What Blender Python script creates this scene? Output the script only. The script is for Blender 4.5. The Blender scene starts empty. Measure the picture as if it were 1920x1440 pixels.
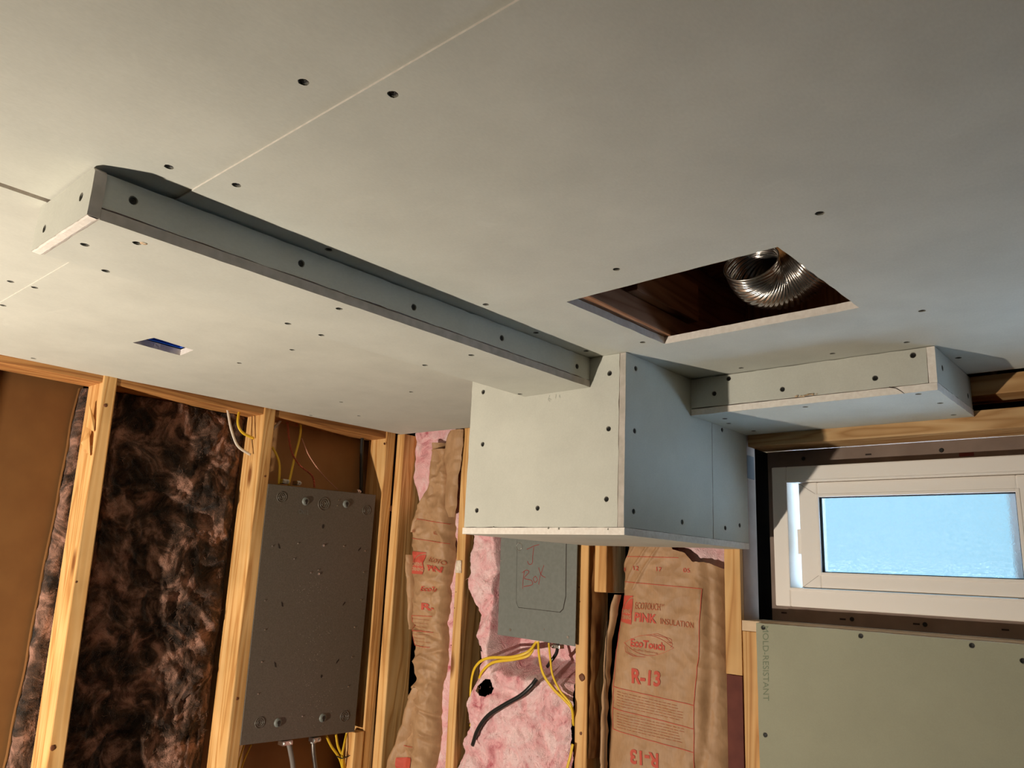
import bpy, bmesh, math, random
from mathutils import Vector, Matrix, noise
from mathutils.geometry import tessellate_polygon
random.seed(7)
SC = bpy.context.scene
COL = SC.collection

# ------------------------------------------------------------------ camera
CAMZ = 1.65
ROT = Matrix(((0.7495752, 0.12037037, 0.65088247), (0.660326, -0.20416659, -0.72269328), (0.0458976, 0.97150758, -0.2325219)))
FPX = 1467.0
cam = bpy.data.cameras.new('camera')
cam.sensor_width = 36.0
cam.lens = FPX / 1920 * 36
cam.clip_start = 0.02
co = bpy.data.objects.new('camera', cam)
co.matrix_world = Matrix.Translation((0, 0, CAMZ)) @ ROT.to_4x4()
COL.objects.link(co)
SC.camera = co

# ------------------------------------------------------------------ light and exposure
SC.view_settings.view_transform = 'Standard'
SC.view_settings.look = 'None'
SC.view_settings.exposure = 0.08
SC.view_settings.gamma = 1.0
SC.view_settings.use_curve_mapping = False
SC.cycles.max_bounces = 10
SC.cycles.diffuse_bounces = 6
SC.cycles.sample_clamp_indirect = 25.0
w = bpy.data.worlds.new('world')
SC.world = w
w.use_nodes = True
bgn = w.node_tree.nodes['Background']
bgn.inputs['Color'].default_value = (0.33, 0.66, 0.86, 1)
bgn.inputs['Strength'].default_value = 1.0
lamp = bpy.data.lights.new('work_light', 'SPOT')           # the work lamp standing low, left of the camera, aimed at the corner
lamp.energy = 172
lamp.color = (1.0, 0.89, 0.75)
lamp.shadow_soft_size = 0.022
lamp.spot_size = math.radians(140)
lamp.spot_blend = 1.0
lo = bpy.data.objects.new('work_light', lamp)
lo.location = (-1.40, -0.64, CAMZ - 0.76)
lo.rotation_euler = (Vector((-1.9, 1.2, CAMZ + 0.40)) - Vector(lo.location)).to_track_quat('-Z', 'Y').to_euler()
COL.objects.link(lo)
fill = bpy.data.lights.new('fill_light', 'AREA')           # added weak warm fill behind the camera, no fixture there
fill.energy = 0.6
fill.color = (1.0, 0.86, 0.66)
fill.shape = 'DISK'
fill.size = 0.35
fo = bpy.data.objects.new('fill_light', fill)
fo.location = (0.5, -1.6, 1.95)
fo.rotation_euler = (math.radians(25), 0, 0)
COL.objects.link(fo)
day = bpy.data.lights.new('added_window_fill', 'AREA')  # bluish fill at an added pane out of view, brightens the ceiling
day.shape = 'RECTANGLE'; day.size = 0.36; day.size_y = 0.16
day.energy = 0.5
day.color = (0.42, 0.66, 1.0)
do = bpy.data.objects.new('added_window_fill', day)
do.location = (0.075, 1.712, CAMZ + 0.107)
do.rotation_euler = (math.radians(-90), 0, 0)
COL.objects.link(do)
sun = bpy.data.lights.new('sun', 'SUN')                      # added low sun outside; its bounce off the ground brightens the window soffit
sun.energy = 62.0; sun.angle = 0.009; sun.color = (0.50, 0.72, 1.0)
so = bpy.data.objects.new('sun', sun)
so.rotation_euler = Vector((-0.80, 0.03, -0.60)).to_track_quat('-Z', 'Y').to_euler()
COL.objects.link(so)
prt = bpy.data.lights.new('window_portal', 'AREA')
prt.shape = 'RECTANGLE'; prt.size = 0.6; prt.size_y = 0.34
prt.cycles.is_portal = True
po = bpy.data.objects.new('window_portal', prt)
po.location = (-0.46, 1.83, CAMZ + 0.105)
po.rotation_euler = (math.radians(-90), 0, 0)
COL.objects.link(po)

# ------------------------------------------------------------------ helpers
def ray(px, py):
    return ROT @ Vector(((px - 960) / FPX, -(py - 720) / FPX, -1))
def at(ax, val, px, py):
    """point of the plane <axis ax> = val seen at a pixel of the photograph"""
    d = ray(px, py)
    v = val - (CAMZ if ax == 2 else 0)
    q = d * (v / d[ax])
    return Vector((q.x, q.y, q.z + CAMZ))
def yr(x):
    return 1.57 + (x + 1.87) * 0.074                       # face of the framing on the right-hand wall
def at_r(px, py, off=0.0):
    y = 1.6
    for _ in range(6):
        q = at(1, y + off, px, py); y = yr(q.x)
    return at(1, y + off, px, py)
XL = -1.89                                                 # face of the framing on the left-hand wall
CZ = CAMZ + 0.40                                           # underside of the ceiling
ORG = {}
def worigin(p):
    return ORG.get(p.name, Vector((0, 0, 0)))
def tag(o, label=None, cat=None, group=None, kind=None):
    if label: o['label'] = label
    if cat: o['category'] = cat
    if group: o['group'] = group
    if kind: o['kind'] = kind
    return o
def thing(name, loc, label, cat, group=None):
    o = bpy.data.objects.new(name, None)
    o.empty_display_size = 0.05
    o.location = loc
    COL.objects.link(o)
    ORG[o.name] = Vector(loc)
    return tag(o, label, cat, group)
def link(name, me, parent=None, label=None, kind=None):
    o = bpy.data.objects.new(name, me)
    COL.objects.link(o)
    if parent is not None:
        o.parent = parent
        o.matrix_parent_inverse = Matrix.Translation(-worigin(parent))
    if label: o['label'] = label
    if kind: o['kind'] = kind
    return o
def mesh(name, verts, faces, mats, parent=None, smooth=False, idx=None, label=None, kind=None):
    me = bpy.data.meshes.new(name)
    me.from_pydata([tuple(v) for v in verts], [], faces)
    for m in (mats if isinstance(mats, (list, tuple)) else [mats]):
        me.materials.append(m)
    if idx: me.polygons.foreach_set('material_index', idx)
    if smooth: me.polygons.foreach_set('use_smooth', [True] * len(me.polygons))
    me.update()
    return link(name, me, parent, label, kind)
def from_bm(name, bm, mats, parent=None, smooth=False, label=None, kind=None):
    me = bpy.data.meshes.new(name)
    bm.to_mesh(me); bm.free()
    for m in (mats if isinstance(mats, (list, tuple)) else [mats]):
        me.materials.append(m)
    if smooth: me.polygons.foreach_set('use_smooth', [True] * len(me.polygons))
    return link(name, me, parent, label, kind)
def add_box(bm, a, b, bev=0.0, mi=0):
    a = Vector(a); b = Vector(b)
    c = (a + b) / 2; s = b - a
    r = bmesh.ops.create_cube(bm, size=1.0, matrix=Matrix.Translation(c) @ Matrix.Diagonal((abs(s.x), abs(s.y), abs(s.z), 1)))
    fs = set(f for v in r['verts'] for f in v.link_faces)
    if bev:
        es = list(set(e for v in r['verts'] for e in v.link_edges))
        rr = bmesh.ops.bevel(bm, geom=es, offset=bev, segments=2, profile=0.6, affect='EDGES')
        fs = set(rr['faces']) | set(f for f in fs if f.is_valid)
    for f in fs:
        if f.is_valid: f.material_index = mi
def box(name, a, b, m, parent=None, bev=0.0, label=None):
    bm = bmesh.new(); add_box(bm, a, b, bev)
    return from_bm(name, bm, m, parent, label=label)
def tube_pts(path, rad, n=8, close=True):
    """vertices and faces of a tube along smooth path"""
    vs, fs = [], []
    up = Vector((0.31, 0.22, 0.93))
    for i, p in enumerate(path):
        t = (path[min(i + 1, len(path) - 1)] - path[max(i - 1, 0)]).normalized()
        a = t.cross(up)
        if a.length < 1e-4: a = t.cross(Vector((1, 0, 0)))
        a.normalize(); b = t.cross(a).normalized(); up = a.cross(t) if False else up
        r = rad(i / (len(path) - 1)) if callable(rad) else rad
        for k in range(n):
            an = 2 * math.pi * k / n
            vs.append(p + a * (math.cos(an) * r) + b * (math.sin(an) * r))
    for i in range(len(path) - 1):
        for k in range(n):
            fs.append((i * n + k, i * n + (k + 1) % n, (i + 1) * n + (k + 1) % n, (i + 1) * n + k))
    if close:
        fs.append(tuple(range(n - 1, -1, -1)))
        fs.append(tuple(range((len(path) - 1) * n, len(path) * n)))
    return vs, fs
def spline(pts, sub=8):
    pts = [Vector(p) for p in pts]
    if len(pts) < 3: return [pts[0].lerp(pts[-1], i / sub) for i in range(sub + 1)]
    P = [pts[0] * 2 - pts[1]] + pts + [pts[-1] * 2 - pts[-2]]
    out = []
    for i in range(1, len(P) - 2):
        for s in range(sub):
            t = s / sub
            a, b, c, d = P[i - 1], P[i], P[i + 1], P[i + 2]
            out.append(0.5 * ((2 * b) + (c - a) * t + (2 * a - 5 * b + 4 * c - d) * t * t + (3 * b - a - 3 * c + d) * t ** 3))
    out.append(pts[-1])
    return out
def tube(name, pts, rad, m, parent=None, n=8, sub=8, label=None):
    vs, fs = tube_pts(spline(pts, sub), rad, n)
    return mesh(name, vs, fs, m, parent, smooth=True, label=label)
def flat_cable(name, pts, m, parent=None, ra=0.0055, rb=0.0026, nrm=Vector((0, 1, 0))):
    """flat oval two-wire building cable"""
    path = spline(pts, 8); vs, fs = [], []; n = 10
    for i, p in enumerate(path):
        t = (path[min(i + 1, len(path) - 1)] - path[max(i - 1, 0)]).normalized()
        a = t.cross(nrm)
        if a.length < 1e-3: a = Vector((1, 0, 0))
        a.normalize(); b = t.cross(a).normalized()
        for k in range(n):
            an = 2 * math.pi * k / n
            vs.append(p + a * (math.cos(an) * ra) + b * (math.sin(an) * rb))
    for i in range(len(path) - 1):
        for k in range(n):
            fs.append((i * n + k, i * n + (k + 1) % n, (i + 1) * n + (k + 1) % n, (i + 1) * n + k))
    fs.append(tuple(range(n))); fs.append(tuple(range((len(path) - 1) * n, len(path) * n)))
    return mesh(name, vs, fs, m, parent, smooth=True)

# ------------------------------------------------------------------ materials
def newmat(name):
    m = bpy.data.materials.new(name); m.use_nodes = True
    nt = m.node_tree
    return m, nt, nt.nodes['Principled BSDF']
def N(nt, t, **k):
    n = nt.nodes.new(t)
    for a, v in k.items():
        if a in n.inputs: n.inputs[a].default_value = v
        else: setattr(n, a, v)
    return n
def ramp(nt, src, stops):
    r = nt.nodes.new('ShaderNodeValToRGB')
    e = r.color_ramp.elements
    while len(e) < len(stops): e.new(0.5)
    for i, (p, c) in enumerate(stops):
        e[i].position = p; e[i].color = (*c, 1)
    nt.links.new(src, r.inputs['Fac'])
    return r.outputs['Color']
def coords(nt, scale, rot=(0, 0, 0)):
    tc = N(nt, 'ShaderNodeTexCoord'); mp = N(nt, 'ShaderNodeMapping')
    mp.inputs['Scale'].default_value = scale; mp.inputs['Rotation'].default_value = rot
    nt.links.new(tc.outputs['Object'], mp.inputs['Vector'])
    return mp.outputs['Vector']
def bump(nt, bs, src, strength, dist=0.002):
    b = N(nt, 'ShaderNodeBump'); b.inputs['Strength'].default_value = strength; b.inputs['Distance'].default_value = dist
    nt.links.new(src, b.inputs['Height']); nt.links.new(b.outputs['Normal'], bs.inputs['Normal'])
def mottled(name, c1, c2, scale=60, rough=0.9, bmp=0.15, aniso=(1, 1, 1), det=4, spec=0.2, metal=0.0, lo=0.35, hi=0.65, bdist=0.002):
    m, nt, bs = newmat(name)
    v = coords(nt, aniso)
    n = N(nt, 'ShaderNodeTexNoise', Scale=scale, Detail=det)
    nt.links.new(v, n.inputs['Vector'])
    nt.links.new(ramp(nt, n.outputs['Fac'], [(lo, c1), (hi, c2)]), bs.inputs['Base Color'])
    bs.inputs['Roughness'].default_value = rough
    bs.inputs['Specular IOR Level'].default_value = spec
    bs.inputs['Metallic'].default_value = metal
    if bmp: bump(nt, bs, n.outputs['Fac'], bmp, bdist)
    return m
def plain(name, c, rough=0.6, metal=0.0, spec=0.4):
    m, nt, bs = newmat(name)
    bs.inputs['Base Color'].default_value = (*c, 1)
    bs.inputs['Roughness'].default_value = rough
    bs.inputs['Metallic'].default_value = metal
    bs.inputs['Specular IOR Level'].default_value = spec
    return m
def paper(name, c, var=0.07):
    """facing paper of the boards: a fine fibre mottle, broad faint blotches, a few scuffs"""
    m, nt, bs = newmat(name)
    v = coords(nt, (1, 1, 1))
    n1 = N(nt, 'ShaderNodeTexNoise', Scale=9, Detail=5, Roughness=0.6); nt.links.new(v, n1.inputs['Vector'])
    n2 = N(nt, 'ShaderNodeTexNoise', Scale=420, Detail=2); nt.links.new(coords(nt, (1, 0.45, 1)), n2.inputs['Vector'])
    mx = N(nt, 'ShaderNodeMath', operation='MULTIPLY_ADD'); mx.inputs[1].default_value = 0.45
    nt.links.new(n2.outputs['Fac'], mx.inputs[0]); nt.links.new(n1.outputs['Fac'], mx.inputs[2])
    d = tuple(x * (1 - var) for x in c); l = tuple(min(1, x * (1 + var)) for x in c)
    colr = ramp(nt, mx.outputs[0], [(0.50, d), (0.95, l)])
    n3 = N(nt, 'ShaderNodeTexNoise', Scale=7, Detail=3, Distortion=1.5); nt.links.new(coords(nt, (1, 2.2, 1), (0, 0, 0.6)), n3.inputs['Vector'])
    sc = ramp(nt, n3.outputs['Fac'], [(0.70, (0, 0, 0)), (0.80, (0.35, 0.35, 0.35))])
    mix = N(nt, 'ShaderNodeMix', data_type='RGBA')
    nt.links.new(sc, mix.inputs[0]); nt.links.new(colr, mix.inputs[6]); mix.inputs[7].default_value = (*[min(1, x * 1.18 + .03) for x in c], 1)
    nt.links.new(mix.outputs[2], bs.inputs['Base Color'])
    bs.inputs['Roughness'].default_value = 0.85; bs.inputs['Specular IOR Level'].default_value = 0.25
    bump(nt, bs, n2.outputs['Fac'], 0.08, 0.001)
    return m
def wood(name, c1, c2, c3, axis=2, seed=0.0):
    m, nt, bs = newmat(name)
    s = [9, 9, 9]; s[axis] = 0.55
    tc = N(nt, 'ShaderNodeTexCoord'); mp = N(nt, 'ShaderNodeMapping')
    mp.inputs['Scale'].default_value = s; mp.inputs['Location'].default_value = (seed, seed * 1.7, seed * 0.6)
    nt.links.new(tc.outputs['Object'], mp.inputs['Vector'])
    n = N(nt, 'ShaderNodeTexNoise', Scale=2.2, Detail=2, Distortion=0.5); nt.links.new(mp.outputs[0], n.inputs['Vector'])
    mu = N(nt, 'ShaderNodeMath', operation='MULTIPLY'); mu.inputs[1].default_value = 14
    nt.links.new(n.outputs['Fac'], mu.inputs[0])
    fr = N(nt, 'ShaderNodeMath', operation='PINGPONG'); fr.inputs[1].default_value = 1.0; nt.links.new(mu.outputs[0], fr.inputs[0])
    base = ramp(nt, fr.outputs[0], [(0.0, c1), (0.62, c2), (1.0, c3)])
    vo = N(nt, 'ShaderNodeTexVoronoi', Scale=1.0)
    mp2 = N(nt, 'ShaderNodeMapping'); s2 = [9, 9, 9]; s2[axis] = 3.2; mp2.inputs['Scale'].default_value = s2; mp2.inputs['Location'].default_value = (seed + .3, seed, seed)
    nt.links.new(tc.outputs['Object'], mp2.inputs['Vector']); nt.links.new(mp2.outputs[0], vo.inputs['Vector'])
    kn = ramp(nt, vo.outputs['Distance'], [(0.05, (1, 1, 1)), (0.13, (0, 0, 0))])
    mix = N(nt, 'ShaderNodeMix', data_type='RGBA'); nt.links.new(kn, mix.inputs[0]); nt.links.new(base, mix.inputs[6])
    mix.inputs[7].default_value = (c3[0] * 0.45, c3[1] * 0.35, c3[2] * 0.3, 1)
    st = N(nt, 'ShaderNodeTexNoise', Scale=5, Detail=3); nt.links.new(tc.outputs['Object'], st.inputs['Vector'])
    mix2 = N(nt, 'ShaderNodeMix', data_type='RGBA', blend_type='MULTIPLY'); mix2.inputs[0].default_value = 1
    nt.links.new(mix.outputs[2], mix2.inputs[6]); nt.links.new(ramp(nt, st.outputs['Fac'], [(0.35, (0.78, 0.76, 0.72)), (0.6, (1, 1, 1))]), mix2.inputs[7])
    nt.links.new(mix2.outputs[2], bs.inputs['Base Color'])
    bs.inputs['Roughness'].default_value = 0.62; bs.inputs['Specular IOR Level'].default_value = 0.3
    bump(nt, bs, fr.outputs[0], 0.25, 0.0012)
    return m

M_CEIL = paper('ceiling_board_paper', (0.53, 0.53, 0.465))
M_BOARD = paper('green_board_paper', (0.53, 0.53, 0.465))
M_GREEN = paper('green_sheet_paper', (0.37, 0.365, 0.265), 0.05)
M_GYP = mottled('gypsum_core', (0.72, 0.66, 0.59), (0.80, 0.75, 0.68), 130, 0.95, 0.4, det=6)
M_EDGE = mottled('board_edge_paper', (0.42, 0.38, 0.33), (0.52, 0.47, 0.42), 60, 0.9, 0.2)
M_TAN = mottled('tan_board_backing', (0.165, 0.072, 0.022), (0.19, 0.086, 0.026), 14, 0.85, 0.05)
PINE = [wood('pine_%s' % n, (0.80, 0.49, 0.205), (0.73, 0.405, 0.145), (0.55, 0.26, 0.08), 2, s) for n, s in (('pale', 0.0), ('amber', 3.7), ('straw', 8.1))]
M_PINEX = wood('pine_beam', (0.66, 0.43, 0.21), (0.60, 0.36, 0.16), (0.45, 0.24, 0.09), 0, 2.0)
M_PINEY = wood('joist_wood', (0.42, 0.22, 0.12), (0.36, 0.17, 0.09), (0.25, 0.11, 0.05), 1, 5.0)
M_OLD = wood('aged_pine', (0.50, 0.27, 0.11), (0.42, 0.20, 0.07), (0.30, 0.13, 0.045), 2, 1.5)
M_SCREW = plain('black_screw', (0.025, 0.024, 0.022), 0.45, 0.6)
M_TEAR = plain('torn_paper', (0.62, 0.60, 0.52), 0.9)
M_GREY = mottled('grey_enamel', (0.108, 0.088, 0.066), (0.140, 0.117, 0.092), 300, 0.42, 0.05, spec=0.5)
M_GREY2 = mottled('grey_enamel_cover', (0.165, 0.175, 0.155), (0.185, 0.195, 0.175), 120, 0.5, 0.03, spec=0.4)
M_STEEL = plain('bare_steel', (0.62, 0.60, 0.56), 0.32, 1.0)
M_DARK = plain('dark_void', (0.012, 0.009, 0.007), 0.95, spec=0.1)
M_YEL = plain('yellow_cable_jacket', (0.78, 0.50, 0.03), 0.38)
M_WHT = plain('white_cable_jacket', (0.72, 0.62, 0.50), 0.4)
M_BLK = plain('black_cable_jacket', (0.02, 0.019, 0.018), 0.3)
M_REDW = plain('red_wire', (0.55, 0.12, 0.06), 0.45)
M_PINKW = plain('pink_wire', (0.62, 0.30, 0.20), 0.45)
M_GRYC = plain('grey_cable_jacket', (0.20, 0.18, 0.16), 0.5)
M_INK = plain('red_ink', (0.55, 0.085, 0.05), 0.7)
M_INK2 = plain('faded_red_ink', (0.46, 0.13, 0.06), 0.8)
M_MARK = plain('red_marker', (0.30, 0.012, 0.012), 0.6)
M_PENCIL = plain('pencil_line', (0.28, 0.29, 0.25), 0.8)
M_STAMP = plain('embossed_lettering', (0.20, 0.235, 0.155), 0.9)
M_BLUE = plain('blue_plastic', (0.012, 0.07, 0.42), 0.35)
M_VINYL = plain('white_vinyl', (0.90, 0.84, 0.77), 0.42)
M_FLANGE = mottled('taupe_flange', (0.21, 0.155, 0.125), (0.25, 0.19, 0.155), 20, 0.7, 0.03)
M_MAROON = mottled('maroon_board', (0.10, 0.02, 0.012), (0.15, 0.035, 0.02), 20, 0.6)
M_JAMB = mottled('daylit_jamb', (0.40, 0.28, 0.21), (0.47, 0.34, 0.26), 18, 0.7, 0.05)  # pine greyed in colour for the bluish window light on its side
M_WALLD = mottled('foundation_wall', (0.06, 0.055, 0.05), (0.09, 0.083, 0.075), 5, 0.9, 0.2)
M_CONC = mottled('concrete', (0.045, 0.04, 0.034), (0.07, 0.063, 0.054), 12, 0.9, 0.2)
M_STICK = plain('dark_red_sticker', (0.16, 0.02, 0.015), 0.6)

# kraft facing
def make_kraft():
    m, nt, bs = newmat('kraft_paper')
    n = N(nt, 'ShaderNodeTexNoise', Scale=22, Detail=5); nt.links.new(coords(nt, (1, 1, 1)), n.inputs['Vector'])
    f = N(nt, 'ShaderNodeTexNoise', Scale=260, Detail=2); nt.links.new(coords(nt, (1, 1, 0.25)), f.inputs['Vector'])
    a = N(nt, 'ShaderNodeMath', operation='MULTIPLY_ADD'); a.inputs[1].default_value = 0.4
    nt.links.new(f.outputs['Fac'], a.inputs[0]); nt.links.new(n.outputs['Fac'], a.inputs[2])
    nt.links.new(ramp(nt, a.outputs[0], [(0.5, (0.38, 0.215, 0.105)), (0.9, (0.48, 0.285, 0.15))]), bs.inputs['Base Color'])
    bs.inputs['Roughness'].default_value = 0.55; bs.inputs['Specular IOR Level'].default_value = 0.35
    v = N(nt, 'ShaderNodeTexVoronoi', Scale=26, feature='F1', Randomness=1.0); nt.links.new(coords(nt, (1, 1, 1)), v.inputs['Vector'])
    bump(nt, bs, v.outputs['Distance'], 0.35, 0.008)
    return m
M_KRAFT = make_kraft()
def make_pink(name, dark, mid, light, sc=14, th=(0.33, 0.5, 0.66), transl=0.0, bstr=0.5):
    m, nt, bs = newmat(name)
    n = N(nt, 'ShaderNodeTexNoise', Scale=sc, Detail=8, Roughness=0.62, Distortion=0.9); nt.links.new(coords(nt, (1, 1, 1)), n.inputs['Vector'])
    f = N(nt, 'ShaderNodeTexNoise', Scale=150, Detail=5, Distortion=2.5); nt.links.new(coords(nt, (1, 1, 1)), f.inputs['Vector'])
    nt.links.new(ramp(nt, n.outputs['Fac'], [(th[0], dark), (th[1], mid), (th[2], light)]), bs.inputs['Base Color'])
    bs.inputs['Roughness'].default_value = 1.0; bs.inputs['Specular IOR Level'].default_value = 0.05
    bs.inputs['Sheen Weight'].default_value = 0.15
    a = N(nt, 'ShaderNodeMath', operation='MULTIPLY_ADD'); a.inputs[1].default_value = 0.35
    nt.links.new(f.outputs['Fac'], a.inputs[0]); nt.links.new(n.outputs['Fac'], a.inputs[2])
    bump(nt, bs, a.outputs[0], bstr, 0.012)
    return m
M_PINK = make_pink('pink_fibreglass', (0.56, 0.14, 0.17), (0.88, 0.45, 0.46), (0.96, 0.68, 0.67), 17, (0.31, 0.42, 0.62), bstr=0.8)
M_DIRTY = make_pink('sooty_fibreglass', (0.018, 0.011, 0.007), (0.085, 0.045, 0.028), (0.42, 0.22, 0.155), 13, (0.40, 0.50, 0.64), bstr=0.9)
M_WISP = mottled('fibre_strands', (0.05, 0.028, 0.02), (0.36, 0.20, 0.14), 22, 1.0, 0)
M_WISPK = mottled('dark_fibre_strands', (0.02, 0.012, 0.008), (0.12, 0.08, 0.05), 22, 1.0, 0)

def make_glass():
    m, nt, bs = newmat('frosted_glass')
    out = nt.nodes['Material Output']; nt.nodes.remove(bs)
    n = N(nt, 'ShaderNodeTexNoise', Scale=170, Detail=4, Roughness=0.6, Distortion=0.3); nt.links.new(coords(nt, (1, 1, 1)), n.inputs['Vector'])
    b = N(nt, 'ShaderNodeBump'); b.inputs['Strength'].default_value = 0.7; b.inputs['Distance'].default_value = 0.002
    nt.links.new(n.outputs['Fac'], b.inputs['Height'])
    tr = N(nt, 'ShaderNodeBsdfTranslucent'); tr.inputs['Color'].default_value = (0.96, 0.98, 1, 1)
    rf = N(nt, 'ShaderNodeBsdfRefraction'); rf.inputs['IOR'].default_value = 1.12; rf.inputs['Roughness'].default_value = 0.22
    rf.inputs['Color'].default_value = (0.97, 0.99, 1, 1)
    tp = N(nt, 'ShaderNodeBsdfTransparent')
    gl = N(nt, 'ShaderNodeBsdfGlossy'); gl.inputs['Roughness'].default_value = 0.25
    for s in (tr, rf, gl): nt.links.new(b.outputs['Normal'], s.inputs['Normal'])
    m1 = N(nt, 'ShaderNodeMixShader'); nt.links.new(rf.outputs[0], m1.inputs[1]); nt.links.new(tr.outputs[0], m1.inputs[2])
    mot = ramp(nt, n.outputs['Fac'], [(0.35, (0.02, 0.02, 0.02)), (0.7, (0.09, 0.09, 0.09))]); nt.links.new(mot, m1.inputs[0])
    m2 = N(nt, 'ShaderNodeMixShader'); m2.inputs[0].default_value = 0.3; nt.links.new(m1.outputs[0], m2.inputs[1]); nt.links.new(tp.outputs[0], m2.inputs[2])
    m3 = N(nt, 'ShaderNodeMixShader'); m3.inputs[0].default_value = 0.04; nt.links.new(m2.outputs[0], m3.inputs[1]); nt.links.new(gl.outputs[0], m3.inputs[2])
    nt.links.new(m3.outputs[0], out.inputs['Surface'])
    return m
M_GLASS = make_glass()

# ------------------------------------------------------------------ drywall screws and boards
def screw_mesh():
    bm = bmesh.new(); n = 12; R = 0.0053
    rings = [(R, 0.0), (0.0042, 0.0), (0.0030, -0.0008), (0.0021, -0.0009)]
    loops = [[bm.verts.new((r * math.cos(2 * math.pi * k / n), r * math.sin(2 * math.pi * k / n), z)) for k in range(n)] for r, z in rings]
    for i in range(len(loops) - 1):
        for k in range(n):
            f = bm.faces.new((loops[i][k], loops[i][(k + 1) % n], loops[i + 1][(k + 1) % n], loops[i + 1][k]))
            f.material_index = 1 if i == 0 else 0
    c = bm.verts.new((0, 0, -0.0024))
    for k in range(n): bm.faces.new((loops[-1][k], loops[-1][(k + 1) % n], c))
    for k in (0, 1):                                                     # cross slot ribs
        add_box(bm, (-0.0019 if k else -0.0004, -0.0004 if k else -0.0019, -0.0018), (0.0019 if k else 0.0004, 0.0004 if k else 0.0019, -0.0012))
    me = bpy.data.meshes.new('screw'); bm.to_mesh(me); bm.free()
    me.materials.append(M_SCREW); me.materials.append(M_DIMPLE)
    return me
M_DIMPLE = plain('dimple_paper', (0.22, 0.21, 0.17), 0.9)  # darker than the facing paper: recess shade put into its colour
SCREW = screw_mesh()
def put_screw(p, nrm, parent, depth=0.0013, scale=1.0):
    o = bpy.data.objects.new('screw', SCREW)
    COL.objects.link(o)
    o.parent = parent
    o.matrix_parent_inverse = Matrix.Translation(-worigin(parent))
    q = nrm.to_track_quat('Z', 'Y')
    sp = Matrix.Rotation(random.uniform(0, 6), 4, 'Z')
    o.matrix_basis = Matrix.Translation(p - nrm * depth) @ q.to_matrix().to_4x4() @ sp @ Matrix.Scale(scale, 4)
    return o
def rag(poly, jit, step=0.018):
    out = []
    for i, a in enumerate(poly):
        b = poly[(i + 1) % len(poly)]
        a = Vector(a); b = Vector(b); L = (b - a).length
        n = max(1, int(L / step)) if jit else 1
        t = (b - a).normalized(); nn = Vector((-t.y, t.x))
        for k in range(n):
            j = 0 if k == 0 else (random.uniform(-1, 1) * jit * (2.2 if random.random() < 0.08 else 1))
            out.append(a + (b - a) * ((k + (random.uniform(-.3, .3) if k and jit else 0)) / n) + nn * j)
    return out
def plate(name, ax, val, into, outer, holes=(), t=0.0127, screws=(), parent=None, face=None, edge=None, jit=0.0007, label=None, back=None, hjit=None):
    """a board: visible face on plane ax=val, body going towards `into`; screws are real holes with sunken heads"""
    face = face or M_BOARD; edge = edge or M_GYP
    o2 = [a for a in (0, 1, 2) if a != ax]
    def to3(q, d):
        v = [0, 0, 0]; v[ax] = val + into * d; v[o2[0]] = q[0]; v[o2[1]] = q[1]
        return Vector(v)
    polys = [rag(outer, jit)] + [rag(h, jit if hjit is None else hjit) for h in holes]
    sp = []
    for s in screws:
        p = at(ax, val, *s) if len(s) == 2 else Vector(s)
        if len(outer) == 4:
            for k, a_ in enumerate(o2):
                lo_, hi_ = min(q[k] for q in outer), max(q[k] for q in outer)
                p[a_] = min(max(p[a_], lo_ + 0.0085), hi_ - 0.0085)
        c = Vector((p[o2[0]], p[o2[1]])); sp.append(p)
        k0 = random.random()
        polys.append([c + Vector((math.cos(k0 + 2 * math.pi * k / 12), math.sin(k0 + 2 * math.pi * k / 12))) * 0.0050 * random.uniform(0.95, 1.08) for k in range(12)])
    tri = tessellate_polygon([[Vector((q[0], q[1], 0)) for q in pl] for pl in polys])
    flat = [q for pl in polys for q in pl]; n = len(flat)
    vs = [to3(q, 0) for q in flat] + [to3(q, t) for q in flat]
    nrm = Vector((0, 0, 0)); nrm[ax] = -into
    fs, mi = [], []
    for a, b, c in tri:
        g = (vs[b] - vs[a]).cross(vs[c] - vs[a])
        if g.length < 1e-12: continue
        if g.dot(nrm) < 0: a, b, c = a, c, b
        fs.append((a, b, c)); mi.append(0)
        fs.append((n + a, n + c, n + b)); mi.append(2)
    k = 0
    for pi, pl in enumerate(polys):
        m = len(pl)
        for i in range(m):
            j = (i + 1) % m
            fs.append((k + i, k + j, n + k + j, n + k + i)); mi.append(1 if (pi <= len(holes)) else 3)
        k += m
    o = mesh(name, vs, fs, [face, edge, back or M_TAN, M_DIMPLE], parent, idx=mi, label=label)
    bm = bmesh.new(); bm.from_mesh(o.data); bmesh.ops.recalc_face_normals(bm, faces=bm.faces); bm.to_mesh(o.data); bm.free()
    for p in sp: put_screw(p, nrm, o)
    return o
def struct(name):
    o = bpy.data.objects.new(name, None); COL.objects.link(o); o['kind'] = 'structure'; o.empty_display_size = 0.1
    return o

# ================================================================== THE SETTING
mesh('floor', [(-2.3, -5.1, 0), (4.1, -5.1, 0), (4.1, 2.1, 0), (-2.3, 2.1, 0), (-2.3, -5.1, -.1), (4.1, -5.1, -.1), (4.1, 2.1, -.1), (-2.3, 2.1, -.1)],
     [(0, 1, 2, 3), (7, 6, 5, 4), (0, 4, 5, 1), (1, 5, 6, 2), (2, 6, 7, 3), (3, 7, 4, 0)], M_CONC)['kind'] = 'structure'

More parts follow.
